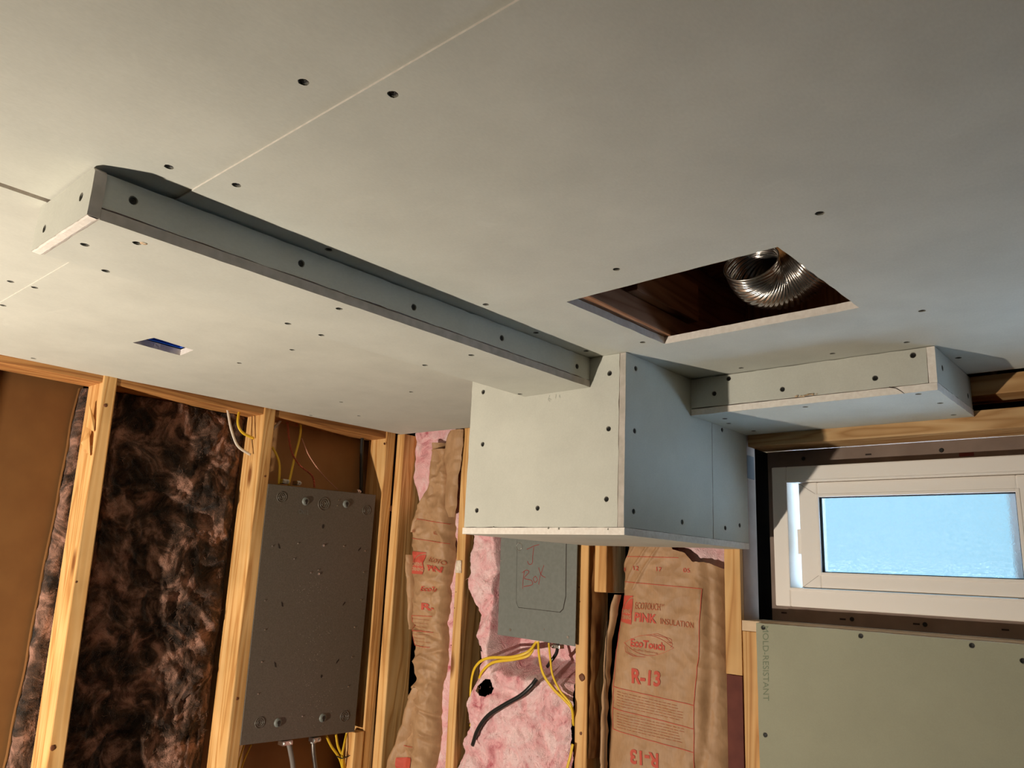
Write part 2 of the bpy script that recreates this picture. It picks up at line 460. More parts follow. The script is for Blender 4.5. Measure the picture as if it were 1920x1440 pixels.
# ---- ceiling sheets
ceiling = struct('ceiling')
HA, HB, HC, HD = [at(2, CZ, *q) for q in ((1062, 566), (1458, 463), (1611, 577), (1246, 645))]
hatch = [(HA.x, HA.y), (HB.x, HB.y), (HC.x, HC.y), (HD.x, HD.y)]
slot = [at(2, CZ, *q) for q in ((249, 641), (289, 632), (363, 655), (338, 665))]
slot2 = [(q.x, q.y) for q in slot]
E1 = (4.0, 1.70)
plate('drywall_sheet', 2, CZ + 0.0016, 1, [(-0.985, -5.0), (4.0, -5.0), (4.0, 0.354), (-0.985, 0.354)], t=0.0115, screws=[(569, 154), (317, 313)], parent=ceiling, face=M_CEIL, jit=0)
plate('drywall_sheet', 2, CZ, 1, [(-0.902, 0.3545), (4.0, 0.3545), E1, (-0.902, 1.618)], holes=[hatch],
      screws=[(737, 177), (443, 347), (1537, 400), (1156, 505), (616, 468), (911, 571), (1005, 624), (1099, 658), (1205, 642), (1729, 583), (1390, 690), (1561, 663), (1700, 642), (1797, 671)],
      parent=ceiling, face=M_CEIL, jit=0, hjit=0.0008)
plate('drywall_sheet', 2, CZ - 0.0008, 1, [(-1.915, -5.0), (-0.990, -5.0), (-0.990, 0.353), (-1.905, 0.353)], screws=[(20, 528)], parent=ceiling, face=M_CEIL, jit=0)
plate('drywall_sheet', 2, CZ - 0.0016, 1, [(-1.905, 0.3535), (-0.904, 0.3535), (-0.904, 1.618), (-1.866, 1.566)], holes=[slot2],
      screws=[(64, 539), (3, 572), (63, 672), (449, 681), (548, 656), (771, 735), (640, 754), (583, 779), (673, 780)], parent=ceiling, face=M_CEIL, jit=0, hjit=0.0008)

# joists and subfloor in the cavity over the ceiling
for x in (-1.72, -1.314, -0.722, -0.315, 0.10, 0.50, 0.91, 1.30):
    box('joist', (x - 0.019, -5.0, CZ + 0.0135), (x + 0.019, 1.9, CZ + 0.198), M_PINEY, ceiling, 0.002)
box('subfloor', (-2.05, -5.0, CZ + 0.20), (4.05, 2.0, CZ + 0.22), M_OLD, ceiling)
box('joist_flange', (-0.703, 0.62, CZ + 0.0135), (-0.672, 1.40, CZ + 0.052), M_PINEY, ceiling, 0.003)
box('joist_block', (-0.703, 1.02, CZ + 0.0535), (-0.655, 1.225, CZ + 0.125), M_PINEY, ceiling, 0.003)
box('wall_blocking', (-0.703, 1.52, CZ + 0.0135), (-0.334, 1.558, CZ + 0.198), M_OLD, ceiling, 0.002)

# ---- left wall framing
wl = struct('wall_left')
def lean_stud(name, ya0, ya1, za, yb0, yb1, zb, m, parent, x1=XL, depth=0.087, z0=0.02):
    """stud in the left wall: its face runs from (ya0..ya1) at za to (yb0..yb1) at zb, carried down to z0"""
    def L(z, a, b): return b + (a - b) * (z - zb) / (za - zb)
    zt = za + 0.03
    top = (L(zt, ya0, yb0), L(zt, ya1, yb1)); bot = (L(z0, ya0, yb0), L(z0, ya1, yb1))
    bm = bmesh.new(); vs = []
    for z, (a, b) in ((z0, bot), (zt, top)):
        vs += [bm.verts.new(q) for q in ((x1, a, z), (x1, b, z), (x1 - depth, b, z), (x1 - depth, a, z))]
    for f in ((3, 2, 1, 0), (4, 5, 6, 7), (0, 1, 5, 4), (1, 2, 6, 5), (2, 3, 7, 6), (3, 0, 4, 7)): bm.faces.new([vs[i] for i in f])
    es = [e for e in bm.edges if abs((e.verts[0].co - e.verts[1].co).z) > 0.5]
    bmesh.ops.bevel(bm, geom=es, offset=0.003, segments=2, profile=0.5, affect='EDGES')
    return from_bm(name, bm, m, parent)
s1 = lean_stud('stud', 0.684, 0.716, CZ - 0.012, 0.702, 0.737, CAMZ - 0.444, PINE[2], wl)
s2 = lean_stud('stud', 1.104, 1.139, CZ - 0.006, 1.113, 1.150, CAMZ - 0.501, PINE[1], wl)
s3 = lean_stud('stud', 1.530, 1.566, CZ - 0.003, 1.540, 1.577, CAMZ - 0.56, PINE[1], wl)
lean_stud('stud', 0.25, 0.288, CZ, 0.25, 0.288, CAMZ - 0.5, PINE[0], wl)
box('top_plate', (XL - 0.089, -4.9, CZ - 0.018), (XL - 0.004, 1.57, CZ + 0.012), wood('plate_wood', (0.55, 0.27, 0.09), (0.46, 0.20, 0.06), (0.32, 0.13, 0.04), 1, 1.0), wl, 0.002)
box('bottom_plate', (XL - 0.089, -4.9, 0.001), (XL, 1.57, 0.019), PINE[0], wl, 0.002)
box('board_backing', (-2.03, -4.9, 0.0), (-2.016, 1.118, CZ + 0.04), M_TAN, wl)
box('board_backing', (-2.03, 1.120, 0.0), (-2.016, 1.70, CZ + 0.04), mottled('tan_board_shade_lift', (0.42, 0.22, 0.09), (0.47, 0.26, 0.11), 14, 0.85, 0.05), wl)  # same tan board, colour lightened to offset the shade in this bay
box('board_backing', (-2.055, -4.9, 0.0), (-2.032, 1.70, CZ + 0.04), M_DARK, wl)
# splinters torn off the first stud
for (q, a, b, d) in (((168, 800), (-0.01, 0.05), (0.004, -0.012), 0.010), ((158, 830), (0.006, 0.03), (0.010, -0.03), 0.014), ((163, 845), (0.012, 0.02), (0.02, -0.022), 0.012)):
    p = at(0, XL - 0.02, *q)
    vs = [p + Vector((0.004, a[0], a[1])), p + Vector((0.014, 0.004, 0.012)), p + Vector((0.02, b[0], b[1])), p + Vector((0.002, -0.008, -0.002)),
          p + Vector((-0.004, a[0] + .003, a[1])), p + Vector((0.006, 0.009, 0.012)), p + Vector((0.012, b[0] + .003, b[1])), p + Vector((-0.004, -0.004, -0.002))]
    mesh('splinter', vs, [(0, 1, 2, 3), (7, 6, 5, 4), (0, 4, 5, 1), (1, 5, 6, 2), (2, 6, 7, 3), (3, 7, 4, 0)], PINE[0], s1)
# piece of packing let into the third stud beside the grey panel bottom
box('packing_block', (XL - 0.03, 1.505, 1.05), (XL + 0.002, 1.538, CAMZ - 0.463), PINE[0], wl, 0.002)

# ---- right wall framing
wr = struct('wall_right')
def rstud(name, px0, px1, top, m, bot=0.02, deep=0.087, bev=0.003, off=0.0):
    """px0/px1: (pixel top, pixel bottom) of the left and right edges of its face"""
    (a, b), (c, d) = px0, px1
    A, B, C2, D = at_r(*a, off), at_r(*b, off), at_r(*c, off), at_r(*d, off)
    def L(P, Q, z): return P.x + (Q.x - P.x) * (z - P.z) / (Q.z - P.z)
    bm = bmesh.new(); vs = []
    for z in (bot, top):
        xa, xb = L(A, B, z), L(C2, D, z); ya, yb = yr(xa) + off, yr(xb) + off
        vs += [bm.verts.new(q) for q in ((xa, ya, z), (xb, yb, z), (xb, yb + deep, z), (xa, ya + deep, z))]
    for f in ((3, 2, 1, 0), (4, 5, 6, 7), (0, 1, 5, 4), (1, 2, 6, 5), (2, 3, 7, 6), (3, 0, 4, 7)): bm.faces.new([vs[i] for i in f])
    es = [e for e in bm.edges if abs((e.verts[0].co - e.verts[1].co).z) > abs((e.verts[0].co - e.verts[1].co).x) + 0.05]
    bmesh.ops.bevel(bm, geom=es, offset=bev, segments=2, profile=0.5, affect='EDGES')
    return from_bm(name, bm, m, wr)
rstud('stud', ((745, 815), (697, 1440)), ((758, 815), (714, 1440)), CZ, PINE[2])
R1 = rstud('stud', ((868, 810), (834, 1440)), ((884, 810), (849, 1440)), CZ, PINE[2])
R2 = rstud('stud', ((1081, 1010), (1076, 1440)), ((1104, 1010), (1099, 1440)), CZ, PINE[2])
box('stud_block', (-1.162, yr(-1.16) + 0.004, CAMZ - 0.040), (-1.126, yr(-1.12) + 0.085, CZ - 0.01), PINE[0], wr, 0.003)
box('king_stud', (-0.8265, 1.650, CAMZ - 0.193), (-0.789, 1.664, CZ - 0.01), PINE[2], wr, 0.001)
box('king_stud', (-0.826, 1.6645, 0.02), (-0.7885, 1.739, CZ - 0.01), M_JAMB, wr, 0.002)
box('maroon_board', (-0.8255, 1.6505, 0.02), (-0.7895, 1.664, CAMZ - 0.194), M_MAROON, wr, 0.001)
box('jack_stud', (-0.787, 1.650, 0.02), (-0.749, 1.738, CAMZ - 0.1015), PINE[1], wr, 0.002)
box('sill_plate', (-0.7875, 1.6495, CAMZ - 0.101), (0.95, 1.757, CAMZ - 0.0795), mottled('pale_sill', (0.70, 0.52, 0.34), (0.78, 0.60, 0.41), 30), wr, 0.001)
box('header', (-0.767, 1.655, CAMZ + 0.297), (0.95, 1.80, CAMZ + 0.335), M_PINEX, wr, 0.002)
box('top_plate', (-0.768, 1.650, CAMZ + 0.362), (0.95, 1.738, CAMZ + 0.3995), M_PINEX, wr, 0.002)
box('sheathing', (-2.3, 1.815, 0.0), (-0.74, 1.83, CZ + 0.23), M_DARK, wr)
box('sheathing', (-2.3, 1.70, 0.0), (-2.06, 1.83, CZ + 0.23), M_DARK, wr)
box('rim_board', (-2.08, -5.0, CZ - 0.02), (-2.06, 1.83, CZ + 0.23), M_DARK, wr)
box('sheathing', (-0.74, 1.76, 0.0), (4.0, 1.775, CAMZ - 0.07), M_DARK, wr)
box('sheathing', (-0.74, 1.815, CAMZ + 0.29), (4.05, 1.83, CZ + 0.23), M_DARK, wr)
box('sheathing', (0.34, 1.76, CAMZ - 0.07), (4.0, 1.775, CAMZ + 0.29), M_DARK, wr)
for nm, a, b in (('drywall_sheet', (0.36, 1.64, CAMZ - .08), (4.0, 1.6485, CZ)),):
    box(nm, a, b, M_BOARD, wr)
for x in (-0.35, 0.05, 0.45):
    box('stud', (x, 1.651, 0.02), (x + 0.038, 1.738, CAMZ - 0.102), PINE[0], wr, 0.002)
# steel nail plate on the jamb, strip of scrap paper on the face of the second stud
box('nail_plate', (-0.7885, 1.69, CAMZ + 0.232), (-0.787, 1.73, CAMZ + 0.285), plain('zinc_plate', (.16, .15, .145), .75, .0), wr)
q = at_r(860, 1062, -0.002)
bm = bmesh.new(); add_box(bm, (q.x - 0.012, q.y - 0.001, q.z - 0.018), (q.x + 0.011, q.y + 0.001, q.z + 0.016))
bmesh.ops.subdivide_edges(bm, edges=bm.edges[:], cuts=6, use_grid_fill=True)
for v in bm.verts: v.co += noise.noise_vector(v.co * 90) * 0.002
from_bm('paper_scrap', bm, mottled('glossy_scrap', (0.55, 0.42, 0.30), (0.85, 0.74, 0.60), 60, 0.25, 0.4), wr)
# knots, nail holes and gouges on the stud faces
def blob(name, p, nrm, r, m, parent, zs=1.0):
    bm = bmesh.new()
    bmesh.ops.create_uvsphere(bm, u_segments=10, v_segments=6, radius=1)
    for v in bm.verts:
        v.co = Vector((v.co.x * r, v.co.y * r * zs, v.co.z * r * 0.25)) * (1 + 0.25 * noise.noise(v.co * 2 + p * 9))
    bm.transform(Matrix.Translation(p) @ nrm.to_track_quat('Z', 'Y').to_matrix().to_4x4())
    return from_bm(name, bm, m, parent, smooth=True)
M_KNOT = plain('knot', (0.16, 0.055, 0.02), 0.6)
for px, py, r in ((1091, 1270, .009), (1089, 1375, .004), (1086, 1101, .002), (1087, 1128, .002), (855, 1110, .0015), (852, 1140, .0015), (846, 1210, .0015)):
    blob('knot', at_r(px, py, -0.0002), Vector((0, -1, 0)), r, M_KNOT, wr)
for px, py, r in ((198, 760, .0045), (143, 1091, .0025), (99, 1402, .006), (445, 1310, .004), (497, 893, .003), (735, 953, .010), (721, 832, .004)):
    blob('knot', at(0, XL + 0.0002, px, py), Vector((1, 0, 0)), r, M_KNOT, wl)
# gouged bark side running down the right arris of the J-box stud
vs, fs = [], []
rows = 90
for i in range(rows + 1):
    z = CZ - 0.32 - (0.50) * i / rows
    x0 = -1.170 + 0.004 * noise.noise(Vector((0, 0, z * 20)))
    for k in range(9):
        u = k / 8
        dn = 0.0025 * noise.noise(Vector((u * 9, 5, z * 9))) + 0.002 * noise.noise(Vector((u * 30, 2, z * 40)))
        vs.append(Vector((x0 + 0.004 + dn + 0.006 * math.sin(u * math.pi), yr(x0) + 0.003 + 0.06 * u * (0.35 + 0.65 * abs(math.sin(z * 9))), z)))
for i in range(rows):
    for k in range(8):
        a = i * 9 + k; fs.append((a, a + 1, a + 10, a + 9))
mesh('bark_edge', vs, fs, mottled('rough_bark', (0.16, 0.06, 0.02), (0.46, 0.23, 0.08), 40, 0.8, 0.8, (1, 1, 0.2)), wr, smooth=True)

# ---- walls behind the viewer (plain board)
for nm, a, b in (('wall_back', (-1.95, -5.06, 0), (4.02, -5.0, CZ + .03)), ('wall_east', (4.0, -5.0, 0), (4.02, 1.70, CZ + .03))):
    o = box(nm, a, b, M_WALLD); o['kind'] = 'structure'
o = box('wall_south', (-1.90, -5.0, 0), (-1.885, -1.6, CZ - .02), M_WALLD); o['kind'] = 'structure'

# ---- outdoors, seen only through the window
o = box('ground', (-8, 1.835, 1.30), (8, 14, 1.45), mottled('pale_gravel', (0.62, 0.62, 0.62), (0.76, 0.76, 0.76), 9, 0.9)); o['kind'] = 'structure'
pst = thing('downspout', (-0.272, 1.87, 1.45), 'pale grey downspout standing outside behind the frosted pane right edge', 'downspout')
box('pipe', (-0.306, 1.845, 1.4505), (-0.245, 1.895, 2.6), plain('grey_pipe', (0.30, 0.30, 0.31), 0.5), pst, 0.008)
box('strap', (-0.308, 1.842, 1.95), (-0.243, 1.897, 1.975), plain('grey_strap', (0.24, 0.24, 0.25), 0.5), pst, 0.004)

# ---- window
win = struct('window_1')
YF = 1.70
Z = lambda r: CAMZ + r
def frame(name, x0, x1, z0, z1, ix0, ix1, iz0, iz1, y0, y1, m, parent, bev=0.003):
    bm = bmesh.new()
    add_box(bm, (x0, y0, z0), (ix0, y1, z1), bev); add_box(bm, (ix1, y0, z0), (x1, y1, z1), bev)
    add_box(bm, (ix0 - .001, y0 + .0003, iz1), (ix1 + .001, y1, z1), bev); add_box(bm, (ix0 - .001, y0 + .0003, z0), (ix1 + .001, y1, iz0), bev)
    return from_bm(name, bm, m, parent)
fr = frame('window_frame', -0.733, -0.172, Z(-.046), Z(.254), -0.699, -0.206, Z(-.007), Z(.219), YF, YF + .075, M_VINYL, win)
frame('frame_step', -0.7035, -0.2015, Z(-.0115), Z(.2235), -0.6985, -0.2065, Z(-.0065), Z(.2185), YF - .0015, YF + .006, M_VINYL, fr, 0.001)
sash = frame('sash', -0.6765, -0.2075, Z(-.006), Z(.218), -0.635, -0.267, Z(.026), Z(.188), YF + .008, YF + .052, M_VINYL, win)
frame('glazing_bead', -0.640, -0.262, Z(.021), Z(.193), -0.633, -0.269, Z(.028), Z(.186), YF + .0065, YF + .016, M_VINYL, sash, 0.0015)
frame('gasket', -0.634, -0.268, Z(.027), Z(.187), -0.6315, -0.2705, Z(.0295), Z(.1845), YF + .012, YF + .024, M_DARK, sash, 0.0)
box('glass_pane', (-0.6345, YF + .020, Z(.0265)), (-0.2675, YF + .024, Z(.1875)), M_GLASS, sash)
box('sash_hinge', (-0.684, YF + .012, Z(.065)), (-0.6755, YF + .05, Z(.118)), M_VINYL, sash, 0.001)
fl = frame('nail_flange', -0.758, -0.15, Z(-.0785), Z(.296), -0.7335, -0.1715, Z(-.0465), Z(.2545), 1.739, 1.7425, M_FLANGE, win, 0.0)
for px, py in ((1506, 860), (1765, 844), (1597, 1161), (1734, 1171)):
    p = at(1, 1.7385, px, py)
    bm = bmesh.new(); bmesh.ops.create_cone(bm, cap_ends=True, segments=8, radius1=.0052, radius2=.0036, depth=.003, matrix=Matrix.Translation(p) @ Matrix.Rotation(math.radians(90), 4, 'X'))
    from_bm('nail_head', bm, M_SCREW, fl)
M_BLACKHOLE = plain('slot_shadow', (0.03, 0.02, 0.015), 0.9)
for px, py in ((1470, 1149), (1885, 1181), (1628, 852), (1580, 1161), (1718, 1170)):
    p = at(1, 1.7385, px, py); box('nail_slot', (p.x - .006, p.y, p.z - .0016), (p.x + .006, p.y + .0008, p.z + .0016), M_BLACKHOLE, fl)
p = at(1, 1.738, 1812, 852); box('sticker', (p.x - .013, p.y, p.z - .0035), (p.x + .013, p.y + .0005, p.z + .0035), M_STICK, fl)
# mitre joints of the sash corners
def ribbon(name, pts, wd, plane_n, m, parent, off=0.0004, thick=0.0003):
    """thin drawn line through 3-D points lying on a face with outward normal plane_n"""
    vs, fs = [], []
    for i, p in enumerate(pts):
        t = (pts[min(i + 1, len(pts) - 1)] - pts[max(i - 1, 0)]).normalized()
        s = t.cross(plane_n).normalized() * (wd / 2)
        vs += [p + plane_n * off - s, p + plane_n * off + s]
    for i in range(len(pts) - 1): fs.append((2 * i, 2 * i + 1, 2 * i + 3, 2 * i + 2))
    return mesh(name, vs, fs, m, parent)
w2 = struct('added_window')  # added pane out of view, holds the bluish fill light
frame('window_frame', -0.170, 0.33, Z(-.046), Z(.254), -0.125, 0.275, Z(.026), Z(.188), YF, YF + .055, M_VINYL, w2)
frame('nail_flange', -0.1495, 0.36, Z(-.0785), Z(.296), -0.1705, 0.3295, Z(-.0465), Z(.2545), 1.7392, 1.7427, M_FLANGE, w2, 0.0)
box('flange_infill', (-0.172, 1.744, Z(-.078)), (-0.148, 1.75, Z(.296)), M_FLANGE, w2)
YN = Vector((0, -1, 0)); XN = Vector((1, 0, 0)); ZN = Vector((0, 0, -1))
M_SEAM = plain('joint_shadow', (0.30, 0.25, 0.20), 0.8)
for xa, za, xb, zb in ((-.6765, .218, -.640, .193), (-.6765, -.006, -.640, .021)):
    ribbon('mitre_joint', [Vector((xa, YF + .008, Z(za))), Vector((xb, YF + .008, Z(zb)))], 0.0007, YN, M_SEAM, sash)

# ================================================================== SOFFITS
# long duct soffit
SX = -0.848
sof = thing('duct_soffit', (-0.93, 0.72, CZ - .058), 'long narrow pale green drywall soffit running from the left foreground to the hanging box', 'soffit')
ze = CZ - 0.0575
plate('bottom_panel', 2, ze, 1, [(SX, 0.2755), (SX, 1.1605), (-1.010, 1.1605), (-1.012, 0.2755)], screws=[(159, 459), (257, 456), (198, 508), (636, 579), (540, 607), (601, 629), (797, 685), (884, 666), (975, 739)], parent=sof, edge=M_EDGE, jit=0.0005)
plate('side_panel', 0, SX - 0.001, -1, [(0.2755, ze + 0.0145), (1.1602, ze + 0.0145), (1.1602, CZ - 0.001), (0.2755, CZ - 0.004)], screws=[(250, 376), (565, 494), (776, 576), (941, 634), (1082, 687)], parent=sof, jit=0.0006)
plate('end_panel', 1, 0.262, 1, [(-1.014, ze + 0.0005), (SX + 0.002, ze + 0.0005), (SX + 0.002, CZ - 0.006), (SX - 0.004, CZ - 0.001), (-1.012, CZ - 0.002)], screws=[(152, 369), (83, 429)], parent=sof, edge=M_EDGE, jit=0.0007)
plate('back_panel', 0, -1.011, 1, [(0.2757, ze + 0.014), (1.160, ze + 0.014), (1.160, CZ - 0.001), (0.2757, CZ - 0.001)], parent=sof, jit=0.0)
# white broken edge along the lower side of the end board
vs = []; n = 40
for i in range(n + 1):
    x = -1.013 + (SX + 0.001 + 1.013) * i / n
    for yy, zz in ((0.2625, ze + .0004), (0.2645, ze - .0004), (0.272, ze - .0006), (0.2742, ze + .0004)):
        vs.append(Vector((x, yy + noise.noise(Vector((x * 60, yy * 9, 0))) * .0005, zz + noise.noise(Vector((x * 90, yy * 300, 1))) * .0006)))
mesh('broken_edge', vs, [(i * 4 + k, i * 4 + k + 1, i * 4 + k + 5, i * 4 + k + 4) for i in range(n) for k in range(3)], M_GYP, sof)
p = at(2, ze, 269, 456)
blob('exposed_dab', p, ZN, 0.0042, mottled('raw_spot', (0.5, 0.3, 0.15), (0.7, 0.6, 0.45), 300), sof)

# hanging box
YB = 1.161
XB0, XB1 = -1.161, -0.769
ZB = CAMZ + 0.070
bx = thing('boxed_chase', (-0.965, 1.40, ZB), 'square pale green drywall box hanging from ceiling in front of the studs', 'boxed chase')
plate('front_panel', 1, YB, 1, [(XB0 + .001, ZB + 0.0135), (-0.7825, ZB + 0.0135), (-0.7825, CZ - 0.0008), (XB0 + .001, CZ - 0.0008)], screws=[(906, 735), (905, 833), (894, 957), (1008, 953), (1137, 936), (1141, 804), (1143, 700)], parent=bx, jit=0.0005)
ysm = at(0, XB1, 1336, 900).y
plate('right_panel', 0, XB1, -1, [(YB, ZB + 0.0135), (ysm - .0005, ZB + 0.0135), (ysm - .0005, CZ - 0.0008), (YB, CZ - 0.0008)], screws=[(1192, 691), (1190, 808), (1188, 959), (1279, 979)], parent=bx, edge=M_EDGE, jit=0.0004)
plate('right_panel', 0, XB1 + 0.0004, -1, [(ysm + .0005, ZB + 0.0135), (1.652, ZB + 0.0135), (1.652, CZ - 0.0008), (ysm + .0005, CZ - 0.0008)], screws=[(1360, 990), (1387, 985), (1354, 806)], parent=bx, edge=M_EDGE, jit=0.0004)
plate('left_panel', 0, XB0, 1, [(YB + .0132, ZB + 0.0135), (1.598, ZB + 0.0135), (1.598, CZ - 0.0008), (YB + .0132, CZ - 0.0008)], parent=bx, jit=0.0)
plate('bottom_panel', 2, ZB, 1, [(XB0 - .002, YB - .001), (XB1 + .002, YB - .001), (XB1 + .003, 1.648), (-0.834, 1.648), (-0.834, 1.612), (XB0 - .002, 1.596)], parent=bx, jit=0.0010)
for i, (cx, cy) in enumerate([(925, 989), (1028, 990), (1048, 991), (1140, 992)]):       # chips out of the paper at the joint
    blob('chip', at(1, YB - .0008, cx, cy), YN, 0.0022, M_DIMPLE, bx)

# small soffit over the window
Y2 = 1.40
s2o = thing('window_soffit', (-0.54, 1.52, CAMZ + .323), 'short pale green drywall soffit with broken white edges above the window', 'soffit')
z2 = CAMZ + 0.323
plate('front_panel', 1, Y2, 1, [(XB1 + .001, z2 + 0.0150), (-0.3285, z2 + 0.0140), (-0.3275, CZ - .0015), (XB1 + .001, CZ - .0015)], screws=[(1366, 706), (1339, 738), (1467, 730), (1641, 709), (1712, 666)], parent=s2o, jit=0.0006)
plate('bottom_panel', 2, z2, 1, [(XB1 + .001, Y2 - .001), (-0.315, Y2 - .001), (-0.314, 1.6535), (XB1 + .001, 1.6535)], screws=[(1359, 785), (1366, 794), (1413, 808), (1510, 763), (1722, 739), (1763, 756), (1788, 778)], parent=s2o, jit=0.0009)
plate('end_panel', 0, -0.3145, -1, [(Y2 - .0005, z2 + 0.0133), (1.649, z2 + 0.0133), (1.649, CZ - .0015), (Y2 - .0005, CZ - .0015)], screws=[(1767, 690), (1815, 742)], parent=s2o, jit=0.0008)
crack = [at(1, Y2 - .0011, *q) for q in ((1667, 726), (1680, 728), (1689, 733), (1696, 738))]
ribbon('crack', crack, 0.0012, YN, M_BLACKHOLE, s2o)
p0, p1 = at(1, Y2 - .0015, 1491, 744), at(1, Y2 - .0015, 1531, 739)
bm = bmesh.new()
for i in range(26):
    c = p0.lerp(p1, random.random()) + Vector((0, random.uniform(-.001, 0), random.uniform(-.0015, .0015)))
    add_box(bm, c - Vector((.0016, .0006, .0007)) * random.uniform(.5, 1.3), c + Vector((.0016, .0006, .0007)) * random.uniform(.5, 1.3))
from_bm('torn_fibres', bm, mottled('torn_brown', (0.35, 0.2, 0.09), (0.75, 0.6, 0.42), 200), s2o)

# green sheet under the window
YS = 1.6365
gs = thing('drywall_sheet', (-0.2, 1.65, 0.3), 'dark green mold resistant drywall sheet fixed under the window sill', 'drywall')
xs0 = at(1, YS, 1421, 1300).x; zs0 = at(1, YS, 1421, 1168).z
plate('board', 1, YS, 1, [(xs0, 0.012), (1.05, 0.012), (1.05, zs0), (xs0, zs0)], t=0.0125, screws=[(1431, 1175), (1614, 1191), (1822, 1206), (1435, 1378), (1918, 1239)], parent=gs, face=M_GREEN, jit=0.0005)

# ---- lettering helper
def text_mesh(s, bold=0.0):
    cu = bpy.data.curves.new('lettering', 'FONT'); cu.body = s; cu.offset = bold
    cu.resolution_u = 3
    o = bpy.data.objects.new('lettering', cu); COL.objects.link(o)
    dg = bpy.context.evaluated_depsgraph_get()
    me = bpy.data.meshes.new_from_object(o.evaluated_get(dg))
    bpy.data.objects.remove(o); bpy.data.curves.remove(cu)
    return me
def text_on(name, s, bl, br, tl, place, m, parent, bold=0.0, cuts=True):
    """lettering whose box has its lower-left, lower-right and upper-left corners at these pixels of the plane; place() -> 3-D"""
    me = text_mesh(s, bold)
    xs = [v.co.x for v in me.vertices]; ys = [v.co.y for v in me.vertices]
    if not xs: return None
    x0, x1, y0, y1 = min(xs), max(xs), min(ys), max(ys)
    bl, br, tl = Vector(bl), Vector(br), Vector(tl)
    if cuts:
        bm = bmesh.new(); bm.from_mesh(me)
        for ax_, lo_, hi_, L_ in ((0, x0, x1, (br - bl).length), (1, y0, y1, (tl - bl).length)):
            n = max(2, int(L_ / 1.6)); nv = Vector((1, 0, 0)) if ax_ == 0 else Vector((0, 1, 0))
            for i in range(1, n):
                bmesh.ops.bisect_plane(bm, geom=bm.verts[:] + bm.edges[:] + bm.faces[:], plane_co=nv * (lo_ + (hi_ - lo_) * i / n), plane_no=nv)
        bm.to_mesh(me); bm.free()
    for v in me.vertices:
        u = (v.co.x - x0) / (x1 - x0); w_ = (v.co.y - y0) / max(1e-6, (y1 - y0))
        q = bl + (br - bl) * u + (tl - bl) * w_
        v.co = place(q.x, q.y)
    me.materials.clear(); me.materials.append(m)
    me.update()
    return link(name, me, parent)
def onplane(ax, val, off):
    n = {0: Vector((1, 0, 0)), 1: Vector((0, -1, 0)), 2: Vector((0, 0, -1))}[ax]
    return lambda px, py: at(ax, val, px, py) + n * off
text_on('lettering', 'MOLD-RESISTANT', (1430, 1174), (1431, 1314), (1441, 1174), onplane(1, YS, .0004), M_STAMP, gs, 0.0, False)
# pencil figures on the box
for pts in (((1031, 741), (1028, 749), (1031, 753), (1034, 749), (1029, 747)), ((1043, 739), (1042, 747)), ((1049, 740), (1050, 746))):
    ribbon('pencil_mark', [at(1, YB, *q) for q in pts], 0.0006, YN, M_PENCIL, bx)

# ================================================================== BLUE BOX IN THE CEILING SLOT
bb = thing('ceiling_outlet_box', (-1.504, 0.648, CZ), 'blue plastic electrical box set in the slot cut in the left ceiling', 'electrical box')
c = [Vector((q.x, q.y, 0)) for q in slot]; cen = sum(c, Vector()) / 4
vs = []
for sc_, z in ((0.985, CZ + .013), (0.985, CZ + .075), (0.90, CZ + .075), (0.90, CZ + .013)):
    vs += [cen + (q - cen) * sc_ + Vector((0, 0, z)) for q in c]
fs = []
for l in range(3):
    for k in range(4): fs.append((l * 4 + k, l * 4 + (k + 1) % 4, (l + 1) * 4 + (k + 1) % 4, (l + 1) * 4 + k))
for k in range(4): fs.append((12 + k, 12 + (k + 1) % 4, (k + 1) % 4, k))
mesh('box_shell', vs[:], fs, M_BLUE, bb)
mesh('box_top', [cen + (q - cen) * 0.99 + Vector((0, 0, z)) for z in (CZ + .0755, CZ + .078) for q in c], [(0, 1, 2, 3), (7, 6, 5, 4), (0, 4, 5, 1), (1, 5, 6, 2), (2, 6, 7, 3), (3, 7, 4, 0)], M_BLUE, bb)

# ================================================================== FLEXIBLE DUCT
du = thing('flexible_duct', (-0.5, 1.07, CZ + .06), 'shiny corrugated aluminium flexible duct curled inside the ceiling opening', 'duct')
def corr(path, R, pitch, amp, name, m, th=0.0):
    L = [0]
    for a, b in zip(path, path[1:]): L.append(L[-1] + (b - a).length)
    vs, fs = [], []; n = 40
    for i, p in enumerate(path):
        t = (path[min(i + 1, len(path) - 1)] - path[max(i - 1, 0)]).normalized()
        a = t.cross(Vector((0.1, 0.2, 1))).normalized(); b = t.cross(a).normalized()
        for k in range(n):
            an = 2 * math.pi * k / n
            r = R + amp * (math.sin(2 * math.pi * L[i] / pitch + an) * 0.5 + 0.5) + 0.0012 * noise.noise(Vector((math.cos(an) * 2, math.sin(an) * 2, L[i] * 40)))
            vs.append(p + (a * math.cos(an) + b * math.sin(an)) * r)
    for i in range(len(path) - 1):
        for k in range(n): fs.append((i * n + k, i * n + (k + 1) % n, (i + 1) * n + (k + 1) % n, (i + 1) * n + k))
    o = mesh(name, vs, fs, m, du, smooth=True)
    return o
D0 = at(2, CZ + .088, 1408, 492)
dpath = spline([D0, D0 + Vector((-.002, .020, -.012)), D0 + Vector((.006, .040, -.020)), D0 + Vector((.030, .058, -.020)), D0 + Vector((.065, .060, -.004)), D0 + Vector((.11, .040, .020)), D0 + Vector((.16, .0, .035)), D0 + Vector((.26, -.06, .040))], 50)
M_ALU = mottled('crinkled_aluminium', (0.55, 0.52, 0.48), (0.68, 0.65, 0.61), 60, 0.24, 0.25, metal=1.0, bdist=0.001)
corr(dpath, 0.041, 0.0052, 0.0024, 'corrugated_hose', M_ALU)
